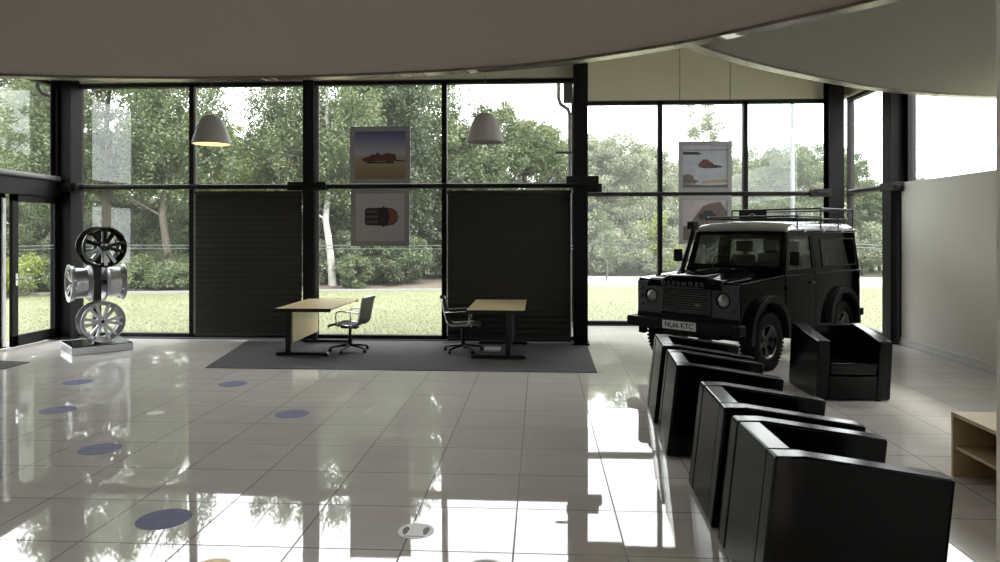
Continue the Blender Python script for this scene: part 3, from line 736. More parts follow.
for s in (-1, 1):
    side = 'left' if s > 0 else 'right'
    yo = .81
    def pl(outline, holes=(), t=.03, y=yo): 
        b = MB(); M = T((0, y if s > 0 else -y+t, 0)) @ XZ; return b.poly(outline, holes, t, M)
    # front wing
    b = pl([(-.52,.50),(-.465,.50)] + arc(0,.46,.465,174,6) + [(.475,.54),(.66,.60),(.68,1.15),(.64,1.195),(-.52,1.262)])
    y0, y1 = (.555, .81) if s > 0 else (-.81, -.555)
    b.hexa([(-.52,y0,1.22),(.64,y0,1.15),(.64,y1,1.15),(-.52,y1,1.22)], [(-.52,y0,1.275),(.64,y0,1.205),(.64,y1,1.185),(-.52,y1,1.258)])
    b.build('front_wing', MT['car'], car, bevel=.012, seg=3)
    # lower door
    b = pl([(-1.465,.50),(-.535,.50),(-.535,1.235),(-1.465,1.235)], t=.045, y=.815)
    door = b.build('door', MT['car'], car, bevel=.010, seg=3)
    tilt = rot('X', 6.5*s)
    MU = T((0, s*.805, 1.25)) @ tilt @ (XZ if s > 0 else T((0,.03,0)) @ XZ)
    b = MB(); b.poly([(-1.465,0),(-.535,0),(-.725,.625),(-1.465,.625)], [[(-1.41,.08),(-.64,.08),(-.78,.56),(-1.41,.56)]], .03, MU)
    b.build('window_surround', MT['car'], door, bevel=.006)
    b = MB(); b.poly([(-1.41,.08),(-.64,.08),(-.78,.56),(-1.41,.56)], (), .004, MU @ T((0,0,.012))); b.build('window_glass', MT['carglass'], door)
    b = MB(); b.box(-1.42,-1.28, s*.815, s*.845, 1.10, 1.145); b.build('door_handle', MT['carplastic'], door, bevel=.008)
    for z in (.75, 1.05):
        b = MB(); b.box(-.60,-.52, s*.813, s*.835, z, z+.06); b.build('hinge', MT['car'], door, bevel=.005)
    # rear quarter
    b = pl([(-3.08,.56),(-WB-.44,.56)] + arc(-WB,.46,.465,168,6) + [(-WB+.46,.50),(-1.485,.50),(-1.485,1.235),(-3.08,1.235)])
    b.build('rear_side_panel', MT['car'], car, bevel=.010, seg=3)
    hole = [(-1.74,.14),(-1.78,.10),(-2.90,.10),(-2.94,.14),(-2.94,.46),(-2.90,.50),(-1.78,.50),(-1.74,.46)]
    b = MB(); b.poly([(-3.075,0),(-1.48,0),(-1.48,.625),(-3.045,.625)], [hole[::-1]], .03, MU); up = b.build('upper_side_panel', MT['car'], car, bevel=.006)
    b = MB(); b.poly(hole[::-1], (), .004, MU @ T((0,0,.012))); b.build('side_window', MT['carglass'], up)
    b = MB(); b.poly([(-1.72,.08),(-2.96,.08),(-2.96,.52),(-1.72,.52)][::-1], [hole[::-1]], .012, MU @ T((0,0,-.010))); b.build('window_seal', MT['carplastic'], up, bevel=.003)
    # waist capping
    b = MB(); b.box(-3.085,-.52, *( (s*.79, s*.826) if s>0 else (s*.826, s*.79)), 1.232, 1.256); b.build('waist_moulding', MT['car'], car, bevel=.008, seg=3)
    b = MB(); b.box(-1.80,-.56, *((.70,.80) if s>0 else (-.80,-.70)), .40, .50); b.build('side_sill', MT['carplastic'], car, bevel=.02)
    # flares
    for cx in (0, -WB):
        o = arc(cx,.46,.55,188,-8,18); i_ = arc(cx,.46,.46,-8,188,18)
        b = MB(); t = .105; yb = .895
        b.poly((o + i_)[::-1], (), t, T((0, yb if s > 0 else -yb+t, 0)) @ XZ); b.build('wheel_arch', MT['carplastic'], car, bevel=.018, seg=3)
    # headlight panel
    ya, yc = .395, .80
    def YP(y): return s*y
    b = MB(); out = [(YP(ya),.72),(YP(yc),.70),(YP(yc),1.165),(YP(ya),1.17)]
    hole = [(YP(.565)+.098*math.cos(t*PI/12), .965+.098*math.sin(t*PI/12)) for t in range(24)]
    b.poly(out, [hole], .03, T((.655,0,0)) @ YZ); hp = b.build('headlight_panel', MT['headpanel'], car, bevel=.006)
    RX = T((.64, s*.565, .965)) @ rot('Y', 90)
    b = MB(); b.lathe([(.098,-.02),(.108,.045),(.100,.055),(.088,.048),(.084,.0)], 32, RX); hl = b.build('headlight', MT['carplastic'], car)
    b = MB(); b.lathe([(.088,.03),(.07,.046),(.04,.056),(.0005,.06)], 32, RX); b.build('lens', MT['lens'], hl)
    for yy, zz, rr in ((.725,1.06,.034),(.725,.95,.034),(.725,.84,.030)):
        R2 = T((.684, s*yy, zz)) @ rot('Y', 90)
        b = MB(); b.lathe([(rr,0),(rr,.012),(rr*.7,.02),(.0005,.024)], 20, R2); b.build('indicator_lamp', MT['lampglass'], hp)
    # mirror
    b = MB(); b.tube([(-.60,s*.79,1.42),(-.54,s*.86,1.43),(-.53,s*.93,1.47)], .012, 8); mr = b.build('mirror_arm', MT['carplastic'], car)
    b = MB(); b.box(-.56,-.50, *( (s*.87, s*1.01) if s>0 else (s*1.01, s*.87)), 1.40, 1.60); b.build('door_mirror', MT['carplastic'], mr, bevel=.02, seg=3)
    # tyres and rims
    for cx in (0, -WB):
        M = T((cx, s*.74, .39)) @ rot('X', -90*s)
        b = MB(); w2 = .118
        b.lathe([(.225,-w2+.02),(.27,-w2),(.33,-w2-.003),(.370,-w2+.012),(.388,-w2+.035),(.388,w2-.035),(.370,w2-.012),(.33,w2+.003),(.27,w2),(.225,w2-.02)], 56, M)
        for k in range(44):
            A = M @ Matrix.Rotation(2*PI*k/44, 4, 'Z')
            for j, (h0, h1) in enumerate(((-.115,-.06),(-.05,.0),(.008,.05),(.06,.115))):
                o_ = (j % 2)*.012
                b.hexa([(.380,-.020+o_,h0),(.380,.014+o_,h0),(.380,.014+o_,h1),(.380,-.020+o_,h1)], [(.397,-.018+o_,h0+.003),(.397,.012+o_,h0+.003),(.397,.012+o_,h1-.003),(.397,-.018+o_,h1-.003)], A)
        b.build('tyre', MT['rubber'], car)
        wheel_rim('rim', MT['blackalloy'], .232, .20, 5, car, M, False, sw=.10)
    b = MB(); b.box(-.46,.42, *((.50,.56) if s>0 else (-.56,-.50)), .45, 1.08); b.build('inner_arch', MT['carplastic'], car)
    b = MB(); b.box(-WB-.48,-WB+.48, *((.50,.56) if s>0 else (-.56,-.50)), .45, 1.0); b.box(-WB-.48,-WB+.48, *((.56,.79) if s>0 else (-.79,-.56)), .94, 1.0); b.build('inner_arch', MT['carplastic'], car)
    b = MB(); b.box(-3.11,-3.07, *((.62,.76) if s>0 else (-.76,-.62)), .72, 1.15); b.build('tail_lamp_panel', MT['carplastic'], car, bevel=.01)
# bonnet: raised centre, dropped front lip
prof = [(-.575,-.045),(-.56,-.008),(-.53,0),(-.34,.006),(-.30,.038),(-.26,.046),(0,.050),(.26,.046),(.30,.038),(.34,.006),(.53,0),(.56,-.008),(.575,-.045)]
st_ = [(.745,1.105,.35),(.760,1.135,.5),(.757,1.185,.7),(.725,1.218,.85),(.64,1.232,.95),(.2,1.262,1),(-.2,1.290,1),(-.52,1.312,1)]
b = loft([[(x, y, z + dz*k) for y, dz in prof] for x, z, k in st_]); bo = b.build('bonnet', MT['car'], car, ang=50)
sm = bo.modifiers.new('sub', 'SOLIDIFY'); sm.thickness = .012; sm.offset = -1
text_obj('bonnet_lettering', 'D E F E N D E R', .078, MT['headpanel'], bo, T((.772,0,1.158)) @ YZ, ext=.003, sx=1.28, bold=.003)
# grille
b = MB(); b.poly([(-.388,.76),(.388,.76),(.388,1.115),(-.388,1.115)], [[(-.358,.785),(-.358,1.09),(.358,1.09),(.358,.785)]], .05, T((.66,0,0)) @ YZ); gr = b.build('grille', MT['headpanel'], car, bevel=.008)
b = MB(); b.box(.64,.66,-.38,.38,.74,1.11); b.build('radiator', MT['carplastic'], gr)
for k in range(9):
    z = .797 + k*.0325
    b = MB(); b.box(.672,.702,-.355,.355,z,z+.013); b.build('grille_slat', MT['slat'], gr, bevel=.003)
b = MB(); b.lathe([(.0005,.008),(.032,.006),(.036,0)], 24, T((.705,.20,.88)) @ rot('Y',90) @ Matrix.Diagonal((.62,1.25,1,1))); b.build('grille_badge', MT['badge'], gr)
b = MB(); b.box(.60,.70,-.80,.80,.64,.73); b.build('front_apron', MT['carplastic'], car, bevel=.012)
# bumper and plate
b = MB(); b.box(.70,.84,-.80,.80,.535,.665); bu = b.build('front_bumper', MT['carplastic'], car, bevel=.012, seg=3)
for s in (-1,1):
    b = MB(); y0, y1 = sorted((s*.80, s*.885)); b.box(.66,.842,y0,y1,.53,.67); b.build('bumper_end', MT['carplastic'], bu, bevel=.022, seg=3)
    b = MB(); b.cyl((.60,s*.45,.60),(.72,s*.45,.60),.04,12); b.build('bumper_bracket', MT['carplastic'], bu)
b = MB(); b.box(.842,.850,-.262,.262,.545,.657); npl = b.build('number_plate', MT['platewhite'], car, bevel=.002)
text_obj('plate_characters', 'NL66 KTC', .098, MT['ink'], npl, T((.8505,0,.601)) @ YZ, ext=.0012, sx=1.02, bold=.002)
# bulkhead, windscreen
b = MB(); b.box(-.60,-.52,-.79,.79,1.12,1.335); b.build('bulkhead', MT['car'], car, bevel=.012)
MW = T((-.555,0,1.325)) @ rot('Y',-16) @ YZ
b = MB(); b.poly([(-.765,0),(.765,0),(.715,.585),(-.715,.585)], [[(-.69,.055),(-.65,.52),(.65,.52),(.69,.055)]], .035, MW @ T((0,0,-.035))); ws_ = b.build('windscreen_frame', MT['car'], car, bevel=.010, seg=3)
b = MB(); b.poly([(-.69,.055),(.69,.055),(.65,.52),(-.65,.52)], (), .005, MW @ T((0,0,-.016))); b.build('windscreen', MT['carglass'], ws_)
for y in (-.34,.24):
    b = MB(); b.tube([tuple(MW @ Vector((y,.03,.01))), tuple(MW @ Vector((y+.05,.08,.018))), tuple(MW @ Vector((y+.36,.12,.014)))], .007, 6); b.build('wiper', MT['carplastic'], ws_)
# roof, paler and more metallic than the body
rp_ = [(-.75,-.045),(-.748,-.005),(-.725,.045),(-.66,.082),(-.5,.102),(-.25,.115),(0,.118),(.25,.115),(.5,.102),(.66,.082),(.725,.045),(.748,-.005),(.75,-.045)]
rs_ = [(-.705,1.865,.1),(-.72,1.885,.5),(-.78,1.90,.9),(-1.0,1.905,1),(-2.0,1.905,1.1),(-2.95,1.90,1),(-3.05,1.885,.7),(-3.075,1.86,.1)]
b = loft([[(x, y, z + dz*k) for y, dz in rp_] for x, z, k in rs_]); ro = b.build('roof', mat('pale_metallic_roof', (.40,.40,.41), .22, .55), car, ang=50)
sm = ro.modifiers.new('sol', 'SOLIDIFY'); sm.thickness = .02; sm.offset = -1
for s in (-1,1):
    b = MB(); y0, y1 = sorted((s*.735, s*.765)); b.box(-3.06,-.72,y0,y1,1.862,1.884); b.build('rain_gutter', MT['car'], ro, bevel=.005)
# rear
b = MB(); b.poly([(-.79,.56),(.79,.56),(.79,1.25),(.715,1.88),(-.715,1.88),(-.79,1.25)], [[(-.32,1.32),(-.30,1.74),(.30,1.74),(.32,1.32)]], .03, T((-3.09,0,0)) @ YZ); re_ = b.build('rear_panel', MT['car'], car, bevel=.008)
b = MB(); b.poly([(-.32,1.32),(.32,1.32),(.30,1.74),(-.30,1.74)], (), .004, T((-3.08,0,0)) @ YZ); b.build('rear_window', MT['carglass'], re_)
M = T((-3.24,.05,1.06)) @ rot('Y',-90)
b = MB(); w2 = .115; b.lathe([(.225,-w2+.02),(.27,-w2),(.36,-w2+.005),(.39,-w2+.035),(.39,w2-.035),(.36,w2-.005),(.27,w2),(.225,w2-.02)], 48, M); b.build('spare_tyre', MT['rubber'], car)
wheel_rim('rim', MT['blackalloy'], .232, .20, 5, car, M, False, sw=.10)
b = MB(); b.box(-3.22,-3.08,-.82,.82,.50,.62); b.build('rear_bumper', MT['carplastic'], car, bevel=.012)
b = MB(); b.cyl((-3.22,0,1.06),(-3.06,0,1.06),.08,16); b.build('spare_carrier', MT['carplastic'], car)
# chassis
b = MB(); b.box(-3.0,.58,-.44,.44,.42,.58); b.box(-3.05,-.5,-.78,.78,.50,.55); b.build('chassis', MT['carplastic'], car)
for cx in (0,-WB):
    b = MB(); b.cyl((cx,-.66,.39),(cx,.66,.39),.05,14); b.sphere((cx,-.12,.39),.13,10); b.build('axle', MT['carplastic'], car)
b = MB(); b.box(-.45,.58,-.50,.50,.58,1.02); b.build('engine_bay', MT['carplastic'], car)
# cabin
INT = mat('car_interior', (.02,.02,.022), .6)
b = MB(); b.box(-.84,-.60,-.70,.70,1.05,1.33); b.build('dashboard', INT, car, bevel=.03, seg=3)
b = MB(); b.lathe([(.19+.012*math.cos(t*PI/4), .012*math.sin(t*PI/4)) for t in range(8)], 32, T((-.95,-.36,1.36)) @ rot('Y',-58), closed=True)
b.cyl((-.95,-.36,1.36),(-.80,-.36,1.26),.02,8); b.box(-.185,.185,-.012,.012,-.006,.006, T((-.95,-.36,1.36)) @ rot('Y',-58) @ rot('Z',90)); b.build('steering_wheel', INT, car)
def seat(x, y, w=.46):
    b = MB(); b.box(x, x+.48, y-w/2, y+w/2, .88, 1.0); q = b.build('seat', INT, car, bevel=.04, seg=3)
    b = MB(); b.hexa([(x-.02,y-w/2,.98),(x+.10,y-w/2,.98),(x+.10,y+w/2,.98),(x-.02,y+w/2,.98)], [(x-.16,y-w/2+.03,1.50),(x-.06,y-w/2+.03,1.50),(x-.06,y+w/2-.03,1.50),(x-.16,y+w/2-.03,1.50)]); b.build('seat_back', INT, q, bevel=.035, seg=3)
    b = MB(); b.box(x-.18, x-.09, y-.12, y+.12, 1.55, 1.72); b.cyl((x-.12,y-.05,1.48),(x-.13,y-.05,1.58),.007,6); b.cyl((x-.12,y+.05,1.48),(x-.13,y+.05,1.58),.007,6); b.build('headrest', INT, q, bevel=.03, seg=3)
for y in (-.38,.38): seat(-1.42, y); seat(-2.3, y)
b = MB(); b.box(-2.95,-.6,-.70,.70,.55,.88); b.build('cabin_floor', INT, car)
# roof rack: low front frame, taller rear frame
RK = MT['blackmetal']; zl, zh, zr = 2.095, 2.22, 2.06
b = MB()
b.tube([(-1.80,-.74,zl),(-1.05,-.74,zl),(-.98,-.66,zl),(-.98,.66,zl),(-1.05,.74,zl),(-1.80,.74,zl)], .014, 8); rk = b.build('roof_rack', RK, car)
b = MB(); b.tube([(-1.80,-.74,zh),(-1.80,.74,zh),(-2.98,.74,zh),(-2.98,-.74,zh)], .014, 8, closed=True); b.build('rack_top_rail', RK, rk)
b = MB(); b.tube([(-1.0,-.74,zr),(-1.0,.74,zr),(-3.06,.74,zr),(-3.06,-.74,zr)], .012, 8, closed=True); b.build('rack_base_rail', RK, rk)
for s in (-1,1):
    for x in (-1.03,-1.80,-2.42,-2.96):
        b = MB(); b.cyl((x,s*.74,1.90),(x,s*.74,zl if x > -1.1 else zh),.011,8); b.build('rack_post', RK, rk)
    for x in (-1.20,-1.83,-2.5,-3.0):
        b = MB(); b.box(x-.035,x+.035,*sorted((s*.735,s*.785)),1.86,1.90); b.build('gutter_clamp', MT['alloy'], rk, bevel=.006)
    b = MB(); b.tube([(-.98,s*.50,zl),(-1.25,s*.50,zr)], .009, 6); b.build('rack_brace', RK, rk)
for k in range(9):
    x = -1.2 - k*.21
    b = MB(); b.tube([(x,-.74,zr),(x,.74,zr)], .010, 6); b.build('rack_slat', RK, rk)
b = MB(); b.box(-1.80,-1.77,-.60,-.12,2.08,2.225); pn = b.build('rack_panel', MT['carplastic'], rk, bevel=.004)
b = MB(); b.tube([(-1.765,-.42,2.13),(-1.765,-.36,2.17),(-1.765,-.30,2.13)], .006, 6); b.build('panel_mark', MT['badge'], pn)
# snorkel
b = MB(); b.tube([(-.15,-.83,1.10),(-.38,-.85,1.16),(-.52,-.855,1.28),(-.62,-.83,1.55),(-.72,-.80,1.84),(-.73,-.80,1.92)], [.04,.045,.042,.036,.036,.036], 12); sn = b.build('snorkel', MT['carplastic'], car)
b = MB(); b.box(-.80,-.66,-.865,-.745,1.90,2.03); b.box(-.66,-.645,-.85,-.76,1.92,2.01); b.build('snorkel_head', MT['carplastic'], sn, bevel=.02, seg=3)

# ------------------------------------------------------------------ outside
GZ = -.12
def ground(name, pts, z, m, label, t=.1):
    b = MB(); b.poly(pts, (), t, T((0,0,z-t))); return struct(b.build(name, m), label)
ground('lawn', [(-120,-20),(90,-20),(90,150),(-120,150)], GZ-.02, MT['lawn'], 'grass ground around the building')
ground('road', [(-3.5,27.2),(60,25.2),(60,31.0),(-3.5,32.0)], GZ+.03, MT['road'], 'pale road beyond the lawn')
ground('kerb_strip', [(-30,19.4),(-17.0,21.6),(-8.0,23.4),(-1.5,24.2),(-1.5,24.38),(-8.0,23.58),(-17.0,21.78),(-30,19.6)], GZ+.06, MT['kerb'], 'concrete edging between lawn and shrub bed')
ground('shrub_bed', [(-30,19.6),(-17.0,21.78),(-8.0,23.58),(-1.5,24.38),(-2.5,27.0),(-4,32),(-10,36),(-30,36)], GZ+.03, MT['soil'], 'brown soil bed under the shrubs')
ground('terrace_edge', [(XL-.2,YB+.1),(XS+.1,YB+.1),(XS+.1,YR+.1),(XR+.4,YR+.1),(XR+.4,YR+.5),(XS-.3,YR+.5),(XS-.3,YB+.5),(XL-.6,YB+.5),(XL-.6,4),(XL-.2,4)], -.01, MT['kerb'], 'paved edge around the building')
rng = np.random.default_rng(7)
def np_mesh(name, verts, nq):
    me = bpy.data.meshes.new(name)
    me.vertices.add(len(verts)); me.vertices.foreach_set('co', verts.astype(np.float32).ravel())
    me.loops.add(nq*4); me.loops.foreach_set('vertex_index', np.arange(nq*4, dtype=np.int32))
    me.polygons.add(nq); me.polygons.foreach_set('loop_start', np.arange(0, nq*4, 4, dtype=np.int32))
    me.polygons.foreach_set('loop_total', np.full(nq, 4, dtype=np.int32)); me.update(); me.validate()
    return me
def rand_dirs(n):
    v = rng.normal(size=(n,3)); return v/np.linalg.norm(v, axis=1, keepdims=True)
def leaves(name, clumps, per, size, up=.35, droop=0):
    """clumps (n,4): centre and radius. Each leaf is a small diamond standing off a clump surface"""
    n = len(clumps)*per
    c = np.repeat(clumps, per, axis=0); d = rand_dirs(n)
    r = c[:,3]*(rng.random(n)**.45)
    p = c[:,:3] + d*r[:,None]*np.array([1,1,.8])
    p[:,2] -= droop*rng.random(n)
    nrm = d*.6 + rand_dirs(n)*.8 + np.array([0,0,up]); nrm /= np.linalg.norm(nrm, axis=1, keepdims=True)
    u = np.cross(nrm, rand_dirs(n)); u /= np.linalg.norm(u, axis=1, keepdims=True); w_ = np.cross(nrm, u)
    s = size*(.6+.8*rng.random(n))[:,None]
    q = np.stack([p-u*s, p+w_*s*.55, p+u*s, p-w_*s*.55], axis=1).reshape(-1,3)
    return np_mesh(name, q, n)
def clump_cloud(n, blobs, rmin, rmax, fill=.5):
    out = []
    for k in range(n):
        bx, by, bz, rx, ry, rz = blobs[k % len(blobs)]
        d = rand_dirs(1)[0]; rr = fill + (1-fill)*rng.random()
        out.append((bx+d[0]*rx*rr, by+d[1]*ry*rr, bz+d[2]*rz*rr, rmin+(rmax-rmin)*rng.random()))
    return np.array(out)
def trunk_mesh(h, r, nb, spread, zs, lean=.2):
    b = MB(); pts = [(0,0,-.1)]
    for i in range(1,8): pts.append((lean*h*.1*math.sin(i*1.3), lean*h*.1*math.cos(i*1.7)-lean*h*.1, h*i/7))
    b.tube(pts, [r*(1-.85*i/7) for i in range(8)], 10)
    for k in range(nb):
        t = zs+(1-zs)*random.random(); a = random.random()*2*PI; z0 = h*t; L = spread*(1.1-t*.6)
        i = min(6, int(t*7)); base = Vector(pts[i]).lerp(Vector(pts[i+1]), t*7-i)
        e = [base, base+Vector((math.cos(a)*L*.5, math.sin(a)*L*.5, L*.28)), base+Vector((math.cos(a)*L, math.sin(a)*L, L*.7))]
        b.tube(e, [r*.35*(1-t*.5), r*.2, r*.06], 6)
    return b
random.seed(4)
# kinds: each has its own crown shape and trunk
KINDS = {}
def kind(k, h, blobs, n, per, size, rmin, rmax, fill, tr, nb, spread, zs, droop=0):
    crown = leaves(k+'_crown', clump_cloud(n, blobs, rmin, rmax, fill), per, size, droop=droop)
    KINDS[k] = (crown, trunk_mesh(h*.85, tr, nb, spread, zs))
kind('broad', 9, [(0,0,6,2.6,2.6,2.4),(1.4,.6,4.4,2.1,2,1.7),(-1.5,-.4,4.6,2.1,2,1.8),(.2,-1.2,7.4,1.7,1.7,1.5)], 300, 170, .060, .28, .60, .45, .20, 12, 2.6, .3)
kind('birch', 9.5, [(0,0,6.6,1.9,1.9,2.6),(.9,.4,4.6,1.7,1.6,1.9),(-1.0,-.3,4.9,1.6,1.6,2.0)], 240, 160, .050, .22, .5, .3, .14, 14, 2.0, .25, .6)
kind('dense', 8.5, [(0,0,4.6,2.8,2.6,3.0),(1.2,0,2.9,2.2,2.2,1.8),(-1.3,.2,3.1,2.2,2.2,1.9),(0,.3,6.8,1.7,1.7,1.5)], 320, 180, .060, .30, .62, .5, .22, 10, 2.6, .25)
kind('wispy', 10, [(0,0,7,1.5,1.5,3.0),(.5,.3,5,1.3,1.3,1.8)], 90, 110, .06, .22, .5, .2, .11, 18, 1.7, .25, .3)
kind('bush', 2.4, [(0,0,1.1,1.3,1.1,1.0),(.8,.2,.9,.9,.9,.8),(-.8,-.1,.9,.9,.9,.75)], 70, 260, .042, .18, .42, .55, .05, 8, 1.0, .1)
kind('round', 1.2, [(0,0,.55,.45,.45,.48)], 40, 190, .035, .14, .22, .7, .035, 6, .4, .1)
kind('low', 1.3, [(0,0,.55,1.7,.8,.5),(1.2,0,.5,.8,.7,.42),(-1.2,0,.5,.8,.7,.42)], 80, 260, .034, .15, .34, .6, .035, 8, .8, .1)
NAME = {'broad':'broadleaf_tree','birch':'birch_tree','dense':'dense_tree','wispy':'slender_tree','bush':'leafy_bush','round':'round_bush','low':'low_hedge'}
def plant(k, x, y, s, m, label, group=None, rz=None, sz=1, z=GZ, bark='bark'):
    r = empty(NAME[k], (x, y, z), random.random()*6.28 if rz is None else rz); r.scale = (s, s, s*sz)
    cm, tm = KINDS[k]
    me = cm.copy(); me.materials.append(MT[m]); o = bpy.data.objects.new('crown' if k in ('broad','birch','dense','wispy') else 'foliage', me); C.objects.link(o); o.parent = r
    t = MB(); t.v = tm.v; t.f = tm.f; t.build('trunk' if k in ('broad','birch','dense','wispy') else 'stems', MT[bark], r)
    tag(r, label, 'tree' if k in ('broad','birch','dense','wispy') else 'bush', group); return r
plant('broad',-51.7,52.14,1.15,'leaf_pale','distant tree in the row beyond the road, mostly hidden by nearer trees','distant tree row')
plant('dense',-50.23,55.22,1.15,'leaf_mid','distant tree in the row beyond the road, mostly hidden by nearer trees','distant tree row')
plant('broad',-48.31,58.34,1.15,'leaf_pale','distant tree in the row beyond the road, mostly hidden by nearer trees','distant tree row')
plant('dense',-39.48,52.83,1.15,'leaf_mid','distant tree in the row beyond the road, mostly hidden by nearer trees','distant tree row')
plant('broad',-37.34,55.96,1.15,'leaf_pale','distant tree in the row beyond the road, mostly hidden by nearer trees','distant tree row')
plant('dense',-34.76,59.11,1.15,'leaf_mid','distant tree in the row beyond the road, mostly hidden by nearer trees','distant tree row')
plant('broad',-27.26,53.53,1.15,'leaf_pale','distant tree in the row beyond the road, mostly hidden by nearer trees','distant tree row')
plant('dense',-24.46,56.7,1.15,'leaf_mid','distant tree in the row beyond the road, mostly hidden by nearer trees','distant tree row')
plant('broad',-21.2,59.89,1.15,'leaf_pale','distant tree in the row beyond the road, mostly hidden by nearer trees','distant tree row')
plant('dense',-15.04,54.23,1.15,'leaf_mid','distant tree in the row beyond the road, mostly hidden by nearer trees','distant tree row')
plant('broad',-11.57,57.43,1.15,'leaf_pale','distant tree in the row beyond the road, mostly hidden by nearer trees','distant tree row')
plant('dense',-7.65,60.66,1.15,'leaf_mid','distant tree in the row beyond the road, mostly hidden by nearer trees','distant tree row')
plant('broad',-2.82,54.93,0.775,'leaf_pale','distant tree in the row beyond the road, mostly hidden by nearer trees','distant tree row')
plant('dense',1.32,58.17,0.775,'leaf_mid','distant tree in the row beyond the road, mostly hidden by nearer trees','distant tree row')
plant('broad',5.9,61.44,0.775,'leaf_pale','distant tree in the row beyond the road, mostly hidden by nearer trees','distant tree row')
plant('dense',9.4,55.63,0.775,'leaf_mid','distant tree in the row beyond the road, mostly hidden by nearer trees','distant tree row')
plant('broad',14.2,58.91,0.775,'leaf_pale','distant tree in the row beyond the road, mostly hidden by nearer trees','distant tree row')
plant('dense',19.46,62.21,0.775,'leaf_mid','distant tree in the row beyond the road, mostly hidden by nearer trees','distant tree row')
plant('broad',21.62,56.32,0.775,'leaf_pale','distant tree in the row beyond the road, mostly hidden by nearer trees','distant tree row')
plant('dense',27.09,59.64,0.775,'leaf_mid','distant tree in the row beyond the road, mostly hidden by nearer trees','distant tree row')
plant('broad',33.01,62.99,0.775,'leaf_pale','distant tree in the row beyond the road, mostly hidden by nearer trees','distant tree row')
plant('dense',33.84,57.02,0.775,'leaf_mid','distant tree in the row beyond the road, mostly hidden by nearer trees','distant tree row')
plant('broad',39.98,60.38,0.775,'leaf_pale','distant tree in the row beyond the road, mostly hidden by nearer trees','distant tree row')
plant('dense',46.56,63.76,0.775,'leaf_mid','distant tree in the row beyond the road, mostly hidden by nearer trees','distant tree row')
plant('birch',-17.1,23.56,0.95,'leaf_mid','silver-trunked birch seen through the sliding door', bark='birch')
plant('broad',-24.44,31.66,1.2,'leaf_dark','dark broadleaf tree behind the birch, beyond the sliding door')
plant('broad',-25.64,28.58,1.15,'leaf_mid','leafy tree beyond the far left upper pane')
plant('broad',-17.15,27.07,1.22,'leaf_pale','pale leafy tree filling the first back bay')
plant('birch',-13.37,24.78,1.12,'leaf_mid','drooping birch behind the first mullion')
plant('dense',-19.37,32.95,1,'leaf_dark','dark dense tree low behind the pale leafy tree', sz=0.8)
plant('broad',-12.91,29.31,0.78,'leaf_yellow','yellow-green tree below the left pendant lamp')
plant('birch',-9.81,26.48,1.1,'leaf_mid','birch left of the slim column, against white sky')
plant('birch',-7.67,25.6,1.08,'leaf_mid','white-trunked birch above the left desk', bark='birch')
plant('dense',-6.75,29.66,1.12,'leaf_dark','tall dark tree behind the posters of the left pair')
plant('broad',-5.64,32.73,1.25,'leaf_mid','leafy tree left of the second mullion')
plant('broad',-3,33.88,0.93,'leaf_mid','mid green tree behind the right pendant lamp')
plant('dense',-0.62,36.02,0.98,'leaf_mid','bushy tree right of the right pendant lamp', sz=0.95)
plant('broad',1.73,38.16,0.92,'leaf_pale','pale tree behind the tall column', sz=0.9)
plant('dense',4.21,37.3,0.92,'leaf_pale','pale rounded tree in the left pane of the recess', sz=0.95)
plant('broad',7.47,42.5,0.9,'leaf_pale','pale tree behind the first mullion of the recess', sz=0.9)
plant('wispy',7.09,30.45,0.88,'leaf_pale','tall wispy tree rising above the snow poster')
plant('broad',11.11,40.7,0.75,'leaf_pale','pale low tree right of the snow poster')
plant('dense',12.82,36.79,0.84,'leaf_mid','rounded green tree behind the lamp post', sz=0.95)
plant('broad',15.8,38.96,0.72,'leaf_mid','green tree behind the right corner column')
plant('dense',17.02,37.03,0.55,'leaf_mid','green tree seen between the two right columns')
plant('broad',3.38,41.26,0.95,'leaf_pale','pale broad tree in the left pane of the recess, behind the rounded one', sz=0.9)
plant('dense',6.43,43.44,0.98,'leaf_pale','pale dense tree beside the first mullion of the recess', sz=0.85)
plant('dense',12.98,42.81,0.85,'leaf_mid','green tree just right of the second recess mullion')
plant('dense',16.45,43.01,0.92,'leaf_mid','green tree left of the right corner column', sz=0.95)
plant('dense',0.28,40.08,0.98,'leaf_mid','green tree just left of the tall column')
plant('dense',-4.6,37.8,1,'leaf_mid','green tree right of the second mullion', sz=0.95)
plant('dense',21.93,41.32,0.62,'leaf_mid','green tree hidden behind the pale partition')
plant('wispy',2.69,28.8,0.3,'leaf_mid','small thin-stemmed tree beside the road')
plant('bush',-18.12,25.51,1.1,'leaf_pale','pale bush behind the clipped hedge by the sliding door')
plant('bush',-19.18,24.45,1.1,'leaf_hedge','light green bush left of the birch trunk')
plant('bush',-17.35,27.05,1.25,'leaf_pale','pale bush behind the top display wheel')
plant('bush',-16.16,27.62,1.3,'leaf_pale','pale bush right of the top display wheel')
plant('bush',-14.53,27.72,1.3,'leaf_hedge','light bush beside the first mullion')
plant('low',-17.09,22.36,1.15,'leaf_yellow','clipped yellow-green hedge by the sliding door')
plant('low',-15.31,24.17,1.1,'leaf_hedge','clipped hedge behind the display stand')
plant('low',-14.05,24.54,1.1,'leaf_hedge','clipped hedge right of the display stand')
plant('bush',-13.21,24.49,0.62,'leaf_dark','dark shrub in front of the hedge, first back bay')
plant('bush',-7.7,26.1,1,'leaf_pale','pale bush at the foot of the white-trunked birch')
plant('round',-6.54,24.37,1.15,'leaf_mid','small clipped round bush above the left office chair')
plant('bush',-6.9,26.85,1.05,'leaf_dark','dark wide bush behind the small round one', sz=0.95)
plant('bush',-5.69,26.72,1.05,'leaf_mid','green bush below the lower left poster')
